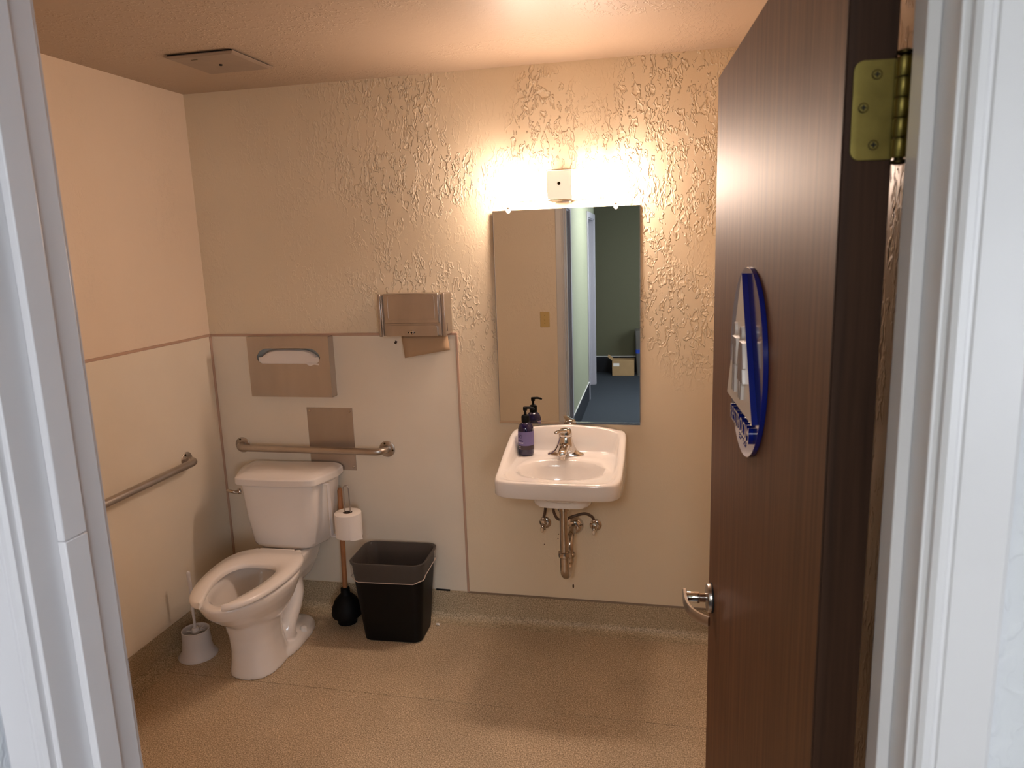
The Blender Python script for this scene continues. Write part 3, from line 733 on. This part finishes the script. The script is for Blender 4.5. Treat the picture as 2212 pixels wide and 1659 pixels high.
q = MB(); q.loft([bag_ring(.315, .0085, .006, 1, .016), bag_ring(.335, .0080, .004, 2, .010), bag_ring(.365, .0075, .002, 3), bag_ring(HB_ + .001, .0072, 0), bag_ring(HB_ + .0025, .002, 0), bag_ring(HB_ - .001, -.0055, 0), bag_ring(.33, -.012, .012, 1), bag_ring(.24, -.018, .02, 2), bag_ring(.10, -.02, .02, 3), bag_ring(.04, -.03, .02, 1)], False, True)
q.build('film', M['liner'], t2, angle=80)
hem = [Vector(p) for p in bag_ring(.313, .0092, .006, 1, .016)]; hem.append(hem[0])
MB().tube(hem, .0022, 6).build('hem', mixmat('bag_hem', lin(206, 186, 172), .25, .3), t2)
t = thing('tissue', 'crumpled white tissue inside the bagged waste bin', 'tissue', (BX - .005, BY - .02, .05))
def crumple(r, n, seed):
    bm = bmesh.new(); bmesh.ops.create_icosphere(bm, subdivisions=n, radius=r); random.seed(seed)
    for v in bm.verts: v.co *= .7 + .5 * random.random()
    me = bpy.data.meshes.new('sheet'); bm.to_mesh(me); bm.free(); return me
link('sheet', crumple(.055, 2, 3), M['paper'], t, smooth=False, loc=(0, 0, .055))
t = tag(link('paper_scrap', crumple(.012, 1, 8), M['paper'], None, smooth=False), 'tiny white paper scrap on the floor right of the bin', 'paper scrap')
t.location = (1.083, -.075, .005); t.scale = (1, .8, .55)

# ------------------------------------------------------------------ seat cover dispenser
def wbox(par, x0, x1, y0, y1, z0, z1, name, m, bevel=.002):
    L_ = par.location
    return MB().box(x0 - L_.x, x1 - L_.x, y0 - L_.y, y1 - L_.y, z0 - L_.z, z1 - L_.z).build(name, m, par, bevel=bevel)
x0, x1, z0, z1, yd = .226, .632, 1.078, 1.357, -.055
t = thing('seat_cover_dispenser', 'satin steel toilet seat cover dispenser with oval slot above the toilet', 'dispenser', ((x0 + x1) / 2, -.004, z0))
cx = (x1 - x0) / 2; hz = z1 - z0
slot = []
sx0, sx1, sz0, sz1 = -.158, .158, .155, .226
slot = [(sx0 + .02, sz0), (sx1 - .02, sz0)]
for k in range(1, 9): a = -pi / 2 + (pi / 2 + .35) * k / 8; slot.append((sx1 - .03 + .03 * cos(a), sz0 + .03 + .03 * sin(a)))
for k in range(0, 9): f = k / 8; slot.append((sx1 - .006 - .05 * f ** 1.4, sz0 + .042 + (sz1 - sz0 - .042) * sin(f * pi / 2)))
for k in range(8, -1, -1): f = k / 8; slot.append((sx0 + .006 + .05 * f ** 1.4, sz0 + .042 + (sz1 - sz0 - .042) * sin(f * pi / 2)))
for k in range(8, 0, -1): a = -pi / 2 + (pi / 2 + .35) * k / 8; slot.append((sx0 + .03 - .03 * cos(a), sz0 + .03 + .03 * sin(a)))
plate('front_panel', [(-cx, 0), (cx, 0), (cx, hz), (-cx, hz)], [slot], .0015, M['stainless_flat'], t, lambda u, v, w: (u, -.0505 - w, v))
MB().box(-cx, -cx + .0015, -.0505, 0, 0, hz).box(cx - .0015, cx, -.0505, 0, 0, hz).box(-cx, cx, -.0505, 0, hz - .0015, hz).box(-cx, cx, -.0505, 0, 0, .0015).build('case', M['stainless_flat'], t, smooth=False)
t = thing('seat_covers', 'stack of white paper seat covers showing in the oval slot', 'paper', ((x0 + x1) / 2, -.004, z0))
q = MB(); rings = []
for x in [-.152 + .304 * k / 16 for k in range(17)]:
    f = abs(x) / .152; top = .219 - .045 * f ** 4
    rings.append([(x, -.030, .012), (x, -.047, .012), (x, -.0475, .15), (x, -.049 + .002 * sin(30 * x), .185), (x, -.044, top - .006), (x, -.032, top)])
q.loft(rings).build('sheets', M['paper'], t)
q = MB(); q.add([(.085, -.0525, .158), (.15, -.0525, .156), (.152, -.0535, .148), (.128, -.054, .1515), (.108, -.055, .145), (.095, -.054, .150)], [(0, 1, 2, 3, 4, 5)]); q.build('torn_edge', M['paper'], t)

# ------------------------------------------------------------------ paper towel dispenser
x0, x1, z0, z1, yd = .903, 1.205, 1.361, 1.545, -.112
t = thing('towel_dispenser', 'shiny metal paper towel dispenser with keyhole lock on the back wall', 'dispenser', ((x0 + x1) / 2, 0, z0))
hx = (x1 - x0) / 2; hz = z1 - z0
st = M['stainless']
MB().box(-hx + .004, hx - .004, yd + .006, 0, .004, hz - .003).build('case', st, t, bevel=.003)
for sx in (-1, 1):
    xs = sx * hx
    MB().box(min(xs, xs - sx * .014), max(xs, xs - sx * .014), yd + .001, yd + .012, 0, hz).build('edge_flange', st, t, bevel=.003)
    MB().tube([(xs - sx * .020, yd - .001, .004), (xs - sx * .020, yd - .001, hz - .004)], .0028, 10).build('edge_bead', st, t)
MB().box(-hx + .028, hx - .028, yd, yd + .012, .058, hz).build('upper_panel', st, t, bevel=.003)
rr = rrect(hx - .045, (hz - .078) / 2, .012, 5, 0, .072 + (hz - .078) / 2)
ri = rrect(hx - .048, (hz - .084) / 2, .010, 5, 0, .072 + (hz - .078) / 2)
plate('embossed_line', rr, [ri], .0028, st, t, lambda u, v, w: (u, yd - w + .0002, v))
fo = [(-hx + .036, .003), (hx - .036, .003)] + [(hx - .05 + .014 * cos(a), .036 + .014 * sin(a)) for a in [pi / 2 * k / 5 for k in range(6)]] + [(-hx + .05 - .014 * cos(a), .036 + .014 * sin(a)) for a in [pi / 2 - pi / 2 * k / 5 for k in range(6)]]
plate('lower_flap', fo, [], .006, st, t, lambda u, v, w: (u, yd - .0005 - w + .004, v))
lk = MB().lathe([(.009, 0), (.009, -.003), (.006, -.004)], (0, yd - .004, .019), 20, 'y').build('lock', M['chrome'], t)
MB().lathe([(.0042, -.004), (.0042, -.0048)], (0, yd - .004, .019), 12, 'y').build('keyhole', M['dark'], lk)
for sx in (-.0135, .0135): MB().lathe([(.0025, 0), (.0025, -.003)], (sx, yd - .003, .019), 10, 'y').build('rivet', M['dark'], t)
MB().box(hx - .0045, hx - .0032, -.080, -.074, .02, .055).build('gauge_slot', M['dark'], t, smooth=False)
q = MB()
for k, wd in enumerate((.05, .058, .04, .05, .028)):
    q.box(-wd / 2 + .01, wd / 2 + .01, yd - .0006, yd, .158 - k * .006, .1588 - k * .006)
q.build('engraved_lines', M['stainless_flat'], t, smooth=False)
t = thing('paper_towel', 'brown paper towel hanging from the metal dispenser', 'paper towel', (1.09, -.06, z0))
q = MB(); vs = []
for j in range(5):
    f = j / 4
    for i in range(9):
        g = i / 8
        xt, zt_ = -.105 + .21 * g, .004
        xb, zb_ = -.09 + .208 * g, -.098 + .036 * g
        vs.append((xt * (1 - f) + xb * f, -.012 * f + .004 * sin(g * 5) * f, zt_ * (1 - f) + zb_ * f))
fs = [(j * 9 + i, j * 9 + i + 1, (j + 1) * 9 + i + 1, (j + 1) * 9 + i) for j in range(4) for i in range(8)]
o = q.add(vs, fs).build('sheet', M['kraft'], t); sd = o.modifiers.new('solid', 'SOLIDIFY'); sd.thickness = .0008

# ------------------------------------------------------------------ blank steel plate
t = thing('steel_plate', 'blank steel access plate with corner screws behind the grab bar', 'plate', (.586, -.004, .718))
MB().box(-.115, .115, -.002, 0, 0, .30).build('sheet', M['stainless_flat'], t, bevel=.0006)
for sx in (-.1, .1):
    for sz in (.016, .284):
        s_ = MB().lathe([(.0058, 0), (.0055, -.0015), (.003, -.0028)], (sx, -.002, sz), 14, 'y').build('screw', M['chrome_worn'], t)

# ------------------------------------------------------------------ grab bars
def grab(name, label, length, loc, rz):
    t = thing(name, label, 'grab bar', loc, rz, 'steel grab bars')
    rad, off, bend = .0165, .055, .042
    pts = [(0, 0, 0), (0, -.010, 0)] + [(bend - bend * cos(a), -(off - bend) - bend * sin(a), 0) for a in [pi / 2 * k / 6 for k in range(7)]] + [(length * .5, -off, 0)] + \
          [(length - bend + bend * sin(a), -(off - bend) - bend * cos(a), 0) for a in [pi / 2 * k / 6 for k in range(7)]] + [(length, -.010, 0), (length, 0, 0)]
    MB().tube(pts, rad, 18).build('bar', M['stainless'], t, angle=60)
    for x in (0, length):
        f = MB().lathe([(.038, 0), (.038, -.0025), (.036, -.004), (.019, -.0045)], (x, 0, 0), 36, 'y').build('flange', M['stainless'], t)
        for k in range(3):
            a = pi / 2 + .35 + k * 2 * pi / 3
            MB().lathe([(.0048, 0), (.0045, -.002), (.002, -.003)], (x + .0285 * cos(a), -.0042, .0285 * sin(a)), 12, 'y').build('screw', M['brass_dark'], f)
    return t
grab('grab_bar', 'horizontal steel grab bar on the back wall above the toilet tank', .742, (.118, -.004, .827), 0)
grab('grab_bar', 'steel grab bar on the left wall, running behind the door frame', .96, (.004, -1.235, .827), radians(90))

# ------------------------------------------------------------------ mirror with clips
MD, MT = radians(.85), radians(.2)
mi = thing('mirror', 'tall frameless wall mirror with bevelled edge hung over the sink', 'mirror', (1.276 + .4315, -.014, 1.404)) if False else None
MX0, MX1, MZ0, MZ1 = 1.404, 2.012, .972, 1.875
mi = thing('mirror', 'tall frameless wall mirror hung over the sink', 'mirror', ((MX0 + MX1) / 2, -.0095, MZ0), 0)
mi.rotation_euler = (-MT, 0, MD)
hw, hh = (MX1 - MX0) / 2, MZ1 - MZ0
q = MB(); q.box(-hw, hw, -.0030, .003, 0, hh); q.build('glass_edge', mat('green_glass_edge', lin(120, 140, 128), .15), mi, smooth=False)
q = MB(); q.add([(-hw, -.0031, 0), (hw, -.0031, 0), (hw, -.0031, hh), (-hw, -.0031, hh)], [(0, 1, 2, 3)]); q.build('silvered_face', M['mirror'], mi, smooth=False, recalc=False)
MB().box(-hw, hw, -.0062, .006, -.006, .003).build('bottom_channel', M['chrome'], mi, smooth=False)
for sx in (-hw, hw):
    MB().box(sx - .0012, sx + .0012, -.0042, .004, 0, hh).build('side_edge', M['steel'], mi, smooth=False)
for x, lab in ((1.472, 0), (1.916, 1)):
    c = bpy.data.objects.new('clip', None); col.objects.link(c); c.parent = mi; c.location = (x - (MX0 + MX1) / 2, 0, hh)
    pts = [(.011 * cos(2 * pi * k / 12), .002 + .015 * sin(2 * pi * k / 12)) for k in range(12)]
    plate('tab', pts, [], .004, M['clear'], c, lambda u, v, w: (u, -.0045 - w, v))
    MB().lathe([(.0035, 0), (.0035, -.002)], (0, -.009, .009), 10, 'y').build('screw', M['brass_dark'], c)

# ------------------------------------------------------------------ vanity light
VX, VZ = 1.703, 1.962
t = thing('vanity_light', 'glowing two-lamp vanity light with centre plate above the mirror', 'wall light', (VX, 0, VZ))
MB().box(-.186, .184, -.060, 0, -.050, .050).build('housing', M['plate_cream'], t, bevel=.006)
# glowing frosted glass covers either side of the centre strap: bowed front, dimmer returns to the wall
for s0, s1 in ((-.190, -.0495), (.0495, .188)):
    prof = [(-.060, -.053)] + [(-.105 - .020 * (1 - (a / 6) ** 2), .053 * a / 6) for a in range(-6, 7)] + [(-.060, .053)]
    q = MB(); q.loft([[(x, y, z) for y, z in prof] for x in (s0, s1)]); o = q.build('shade', M['bulb_edge'], t, angle=50, bevel=0)
    o.data.materials.append(M['bulb']); o.data.materials.append(M['bulb_top'])
    for pgn in o.data.polygons:
        if pgn.normal.y < -.6: pgn.material_index = 1
        elif pgn.normal.z > .6: pgn.material_index = 2
rings = []
for k in range(13):
    a = -1 + 2 * k / 12; rings.append([(-.0495, -.1255 + .020 * a * a, .055 * a), (.0495, -.1255 + .020 * a * a, .055 * a), (.0495, -.122 + .020 * a * a, .055 * a), (-.0495, -.122 + .020 * a * a, .055 * a)])
MB().loft(rings).build('centre_plate', M['bulb_mid'], t)
MB().box(-.0495, .0495, -.105, 0, -.0595, -.0555).build('strap', M['plate_cream'], t, bevel=.001)
MB().box(-.0495, .0495, -.105, 0, .0555, .0595).build('strap', M['plate_cream'], t, bevel=.001)
MB().box(.002, .034, -.062, -.040, -.066, -.0595).build('switch', M['white_plastic'], t, bevel=.002)
MB().lathe([(.0062, -.1245), (.0062, -.1285), (.004, -.130)], (0, 0, .004), 18, 'y').build('screw', M['brass_dark'], t)
# ------------------------------------------------------------------ sink
SX = 1.713
t = thing('sink', 'white wall-hung porcelain sink below the mirror', 'sink', (SX, 0, 0))
nS = 96
def outline(hx, yb, yf, e):
    pts = superell(hx, (yb - yf) / 2, e, nS, 0, (yb + yf) / 2); return pts
def zrim(x, y):
    f = max(0, min(1, (-y - .02) / .40)); s_ = f * f * (3 - 2 * f)
    back = .945 + .020 * max(0, 1 - (x / .2) ** 2)
    return back * (1 - s_) + .846 * s_
def front_bow(p, k=.010):
    x, y = p; return (x, y - k * max(0, 1 - (x / .24) ** 2) * max(0, min(1, (-y - .3) / .15)))
O0 = [front_bow(p) for p in outline(.243, -.003, -.462, 9.0)]
# side walls bulge a little in the middle
O0 = [(x * (1 + .03 * (1 - ((y + .24) / .24) ** 2)), y) for x, y in O0]
def inset(P, d, dyb=None):
    cx, cy = 0, -.235
    out = []
    for x, y in P:
        sx = (abs(x) - d) / abs(x) if abs(x) > d else 0
        yy = y + d if y < cy else y - (dyb if dyb is not None else d)
        out.append((x * sx if abs(x) > 1e-6 else 0, yy))
    return out
def ringz(P, fz): return [(x, y, fz(x, y)) for x, y in P]
deck = lambda x, y: .853 - .010 * max(0, min(1, (-y - .12) / .30))
Cn = (0, -.285)
def lerp2(P, Q, f): return [(a[0] * (1 - f) + b[0] * f, a[1] * (1 - f) + b[1] * f) for a, b in zip(P, Q)]
BE = []
for x, y in O0:
    a = math.atan2((y - Cn[1]) / .135, (x - Cn[0]) / .19); BE.append((Cn[0] + .180 * cos(a), Cn[1] + .120 * sin(a)))
def apron(x, y):  # lower edge: deep apron that rises toward the wall
    return .782 + .0 * x
under = superell(.118, .085, 3.5, nS, 0, -.235)
I1, I2 = inset(O0, .006, .004), inset(O0, .024, .022)
I3 = inset(O0, .034, .040); I4 = inset(O0, .044, .055)
rings = [ [(x * .93, y, .694) for x, y in under], [(x, y, .702) for x, y in under], [(x * 1.02, y, .72) for x, y in under], [(x * 1.06, y, .79) for x, y in under],
          ringz(lerp2(O0, under, .5), lambda x, y: .80), ringz(inset(O0, .014, .0), lambda x, y: .788), ringz(inset(O0, .006, .0), lambda x, y: .780),
          ringz(O0, lambda x, y: .786), ringz(O0, lambda x, y: zrim(x, y) - .012), ringz(inset(O0, .002, .001), lambda x, y: zrim(x, y) - .004), ringz(I1, lambda x, y: zrim(x, y)),
          ringz(I2, lambda x, y: zrim(x, y) - .001), ringz(inset(O0, .028, .028), lambda x, y: max(zrim(x, y) - .006, deck(x, y) - .001)),
          ringz(I3, lambda x, y: deck(x, y) + max(0, (zrim(x, y) - deck(x, y)) * .35)), ringz(inset(O0, .040, .048), lambda x, y: deck(x, y) + max(0, (zrim(x, y) - deck(x, y)) * .08)), ringz(I4, deck)]
rings += [ringz(lerp2(I4, BE, .55), deck), ringz(lerp2(I4, BE, .92), lambda x, y: deck(x, y) - .001), ringz(BE, lambda x, y: deck(x, y) - .006)]
for f, z in ((.06, -.022), (.13, -.05), (.22, -.08), (.36, -.105), (.55, -.122), (.78, -.130), (.93, -.132)):
    rings.append([(x * (1 - f) , Cn[1] + (y - Cn[1]) * (1 - f) + .03 * f, .84 + z) for x, y in BE])
MB().loft(rings).build('basin', M['porcelain'], t, angle=62)
MB().lathe([(.026, .705), (.026, .7095), (.018, .7095), (.016, .704)], (0, Cn[1] + .03, 0), 24).build('drain_ring', M['chrome'], t)
MB().box(-.17, .17, -.02, -.001, .70, .78).build('hanger', M['porcelain'], t, bevel=.006)

# faucet
t = thing('faucet', 'chrome single-lever faucet on the sink deck', 'faucet', (SX - .008, -.098, .8535))
q = MB()
def ell(hx, hy, z, cy=0, e=2.3, cx=0): return [(x, y, z) for x, y in superell(hx, hy, e, 40, cx, cy)]
q.loft([ell(.078, .027, 0), ell(.078, .027, .004), ell(.074, .024, .008), ell(.062, .023, .012), ell(.049, .026, .022, -.002), ell(.040, .028, .038, -.004), ell(.033, .027, .057, -.004), ell(.0285, .0255, .072, -.002), ell(.0275, .025, .080)])
q.build('body', M['chrome'], t, angle=60)
rings = []
for y, z, hx, hz_ in ((-.005, .038, .027, .020), (-.035, .041, .0235, .018), (-.065, .040, .020, .0155), (-.090, .036, .0185, .0135), (-.106, .032, .0175, .012), (-.112, .030, .013, .008)):
    rings.append([(x, y, z + zz) for x, zz in superell(hx, hz_, 2.8, 24)])
MB().loft(rings).build('spout', M['chrome'], t, angle=60)
MB().lathe([(.0115, -.004), (.0115, .012)], (0, -.099, .012), 20).build('aerator', M['chrome_worn'], t)
q = MB(); q.loft([ell(.0270, .0245, .0815), ell(.0285, .0255, .088), ell(.027, .0245, .102), ell(.021, .020, .112), ell(.008, .009, .116)])
hnd = q.build('handle', M['chrome'], t, angle=60)
rings = []
for x, y, z, wv, th in ((.0, -.004, .101, .020, .012), (-.010, -.026, .107, .017, .0085), (-.019, -.046, .111, .0145, .0065), (-.026, -.060, .111, .012, .0055), (-.030, -.068, .1095, .006, .003)):
    rings.append([(x + a, y, z + c) for a, c in superell(wv, th, 2.5, 20)])
MB().loft(rings).build('lever', M['chrome'], hnd, angle=60)

# ------------------------------------------------------------------ soap bottle
t = thing('soap_bottle', 'cobalt blue pump soap bottle with lavender label on the sink deck', 'bottle', (1.538, -.112, .8535), radians(-6))
BRD = .0335
MB().lathe([(.027, 0), (.031, .002), (.0335, .010), (.0335, .108), (.0325, .118), (.028, .130), (.020, .1385), (.0135, .143), (.013, .150)], (0, 0, 0), 40).build('bottle_body', M['bottle'], t, angle=60)
def band(name, z0, z1, m, a0, a1, r=BRD + .0004):
    q = MB(); n = 30; vs = [(r * cos(a0 + (a1 - a0) * i / n), r * sin(a0 + (a1 - a0) * i / n), z) for z in (z0, z1) for i in range(n + 1)]
    q.add(vs, [(i, i + 1, n + 2 + i, n + 1 + i) for i in range(n)]); return q.build(name, m, t)
A0, A1 = radians(-225), radians(48)
lb = band('label', .046, .106, M['label'], A0, A1)
band('label_band', .028, .046, M['label_dark'], A0, A1)
def wrap(a_c, r, zb):
    return lambda u, v, w: ((r + w) * cos(a_c + u / r), (r + w) * sin(a_c + u / r), zb + v)
AC = radians(-122)
text_mesh('brand_lettering', 'EO', .021, .0002, M['ink'], t, wrap(AC, BRD + .0005, .078))
text_mesh('product_lettering', 'hand soap', .008, .0001, M['ink'], t, wrap(AC, BRD + .0005, .066)) if False else None
def lines(name, spec, m):
    for z, h_, ac, wd in spec:
        q = MB(); n = 10; r = BRD + .0008; hw_ = wd / 2 / r
        vs = [(r * cos(ac - hw_ + 2 * hw_ * i / n), r * sin(ac - hw_ + 2 * hw_ * i / n), zz) for zz in (z, z + h_) for i in range(n + 1)]
        q.add(vs, [(i, i + 1, n + 2 + i, n + 1 + i) for i in range(n)]); q.build(name, m, t, smooth=False)
lines('print_line', [(.0685, .0016, AC, .020), (.0640, .0030, AC + .05, .030)], M['ink'])
lines('print_line', [(.0585, .0012, AC + .1, .036), (.0555, .0012, AC + .05, .030), (.0405, .0016, AC - .1, .016), (.0375, .0012, AC - .1, .012), (.0318, .0014, AC - .1, .018)], M['ink_white'])
pm = MB().lathe([(.0165, .143), (.0172, .146), (.0172, .166), (.015, .172), (.010, .174), (.006, .175), (.005, .196)], (0, 0, 0), 24).build('pump_collar', M['black_plastic'], t)
q = MB(); q.lathe([(.0085, .192), (.009, .194), (.009, .206), (.008, .208)], (0, 0, 0), 20)
q.tube([(0, 0, .2045), (.02, .001, .2055), (.034, .002, .2025), (.040, .002, .199)], [.0052, .005, .0045, .0035], 10)
q.build('pump_head', M['black_plastic'], t)

# ------------------------------------------------------------------ drain trap and supply stops under the sink
t = thing('drain_trap', 'worn chrome drain pipe with U-bend under the sink', 'drain pipe', (SX, -.245, 0))
P = M['chrome_worn']
MB().lathe([(.030, .694), (.030, .688), (.026, .680), (.022, .676)], (0, 0, 0), 28).build('drain_flange', M['chrome'], t)
MB().lathe([(.0245, .676), (.0245, .662), (.0185, .659), (.0185, .650)], (0, 0, 0), 28).build('tailpiece_nut', P, t)
MB().tube([(0, 0, .66), (0, 0, .47)], .0172, 24).build('tailpiece', P, t)
MB().lathe([(.021, .455), (.0255, .459), (.0262, .470), (.0245, .477), (.0185, .480)], (0, 0, 0), 28).build('slip_nut', P, t)
R_ = .045
ub = [(0, 0, .458), (0, 0, .40)] + [(.006 * k / 10, R_ - R_ * cos(pi * k / 10), .40 - R_ * sin(pi * k / 10) * .85) for k in range(1, 10)] + [(.008, 2 * R_, .40), (.010, 2 * R_, .43)]
MB().tube(ub, .0195, 24).build('u_bend', P, t)
MB().lathe([(.020, .418), (.0245, .422), (.0245, .432), (.019, .437)], (.010, 2 * R_, 0), 24).build('slip_nut', P, t)
ta = [(.010, 2 * R_, .43), (.010, 2 * R_, .455)] + [(.010, 2 * R_ + .045 - .045 * cos(a), .455 + .045 * sin(a)) for a in [pi / 2 * k / 6 for k in range(1, 7)]] + [(.010, .244, .50)]
MB().tube(ta, .0165, 24).build('trap_arm', P, t)
MB().lathe([(.042, .2445), (.042, .240), (.038, .228), (.028, .218), (.018, .215)], (.010, 0, .50), 36, 'y').build('wall_escutcheon', M['chrome'], t)
def stop(x, z, hose, label):
    t = thing('stop_valve', label, 'valve', (x, 0, z), group='angle stops under the sink')
    MB().lathe([(.027, 0), (.027, -.002), (.022, -.007), (.010, -.009)], (0, 0, 0), 28, 'y').build('escutcheon', M['chrome_worn'], t)
    MB().tube([(0, -.006, 0), (0, -.050, 0)], .0085, 14).build('stub', M['chrome_worn'], t)
    MB().tube([(0, -.050, -.013), (0, -.050, .018)], .0105, 14).lathe([(.011, .018), (.011, .026), (.0075, .030)], (0, -.050, 0), 6).build('valve_body', M['chrome_worn'], t)
    q = MB(); q.loft([[(a, y, c) for a, c in superell(hx, hz_, 2.3, 20)] for y, hx, hz_ in ((-.058, .006, .006), (-.070, .007, .007), (-.074, .008, .013), (-.088, .008, .014), (-.092, .005, .010))])
    q.build('knob', M['chrome'], t)
    MB().tube([(p[0] - x, p[1], p[2] - z) for p in smooth_path(hose, 8)], .0062, 12).build('hose', M['hose'], t)
    MB().lathe([(.0085, .030), (.0085, .040), (.007, .043)], (0, -.050, 0), 12).build('hose_nut', M['chrome_worn'], t)
stop(1.592, .505, [(1.592, -.05, .54), (1.602, -.055, .58), (1.608, -.065, .63), (1.612, -.085, .70)], 'chrome supply valve at the left of the drain pipe')
stop(1.818, .505, [(1.818, -.05, .54), (1.808, -.052, .562), (1.778, -.058, .577), (1.735, -.066, .568), (1.69, -.075, .553), (1.662, -.08, .556), (1.646, -.082, .585), (1.640, -.082, .63), (1.64, -.09, .70)], 'chrome supply valve at the right with the long curved hose')

# ------------------------------------------------------------------ ceiling vent cover
t = thing('ceiling_vent', 'square grey-beige vent cover on the ceiling above the toilet', 'vent', (.503, -.475, H))
def sqr(h_, z): return [(-h_, -h_, z), (h_, -h_, z), (h_, h_, z), (-h_, h_, z)]
MB().loft([sqr(.128, 0), sqr(.128, -.006)]).build('dark_gap', M['dark'], t, smooth=False)
MB().loft([sqr(.137, -.006), sqr(.137, -.009), sqr(.124, -.014)]).build('cover', M['vent'], t, smooth=False)
MB().lathe([(.006, -.013), (.006, -.017), (.004, -.019)], (0, 0, 0), 14).build('screw', M['dark'], t)
MB().box(-.06, -.035, -.092, -.086, -.0146, -.014).build('maker_plate', M['brass_dark'], t, smooth=False)
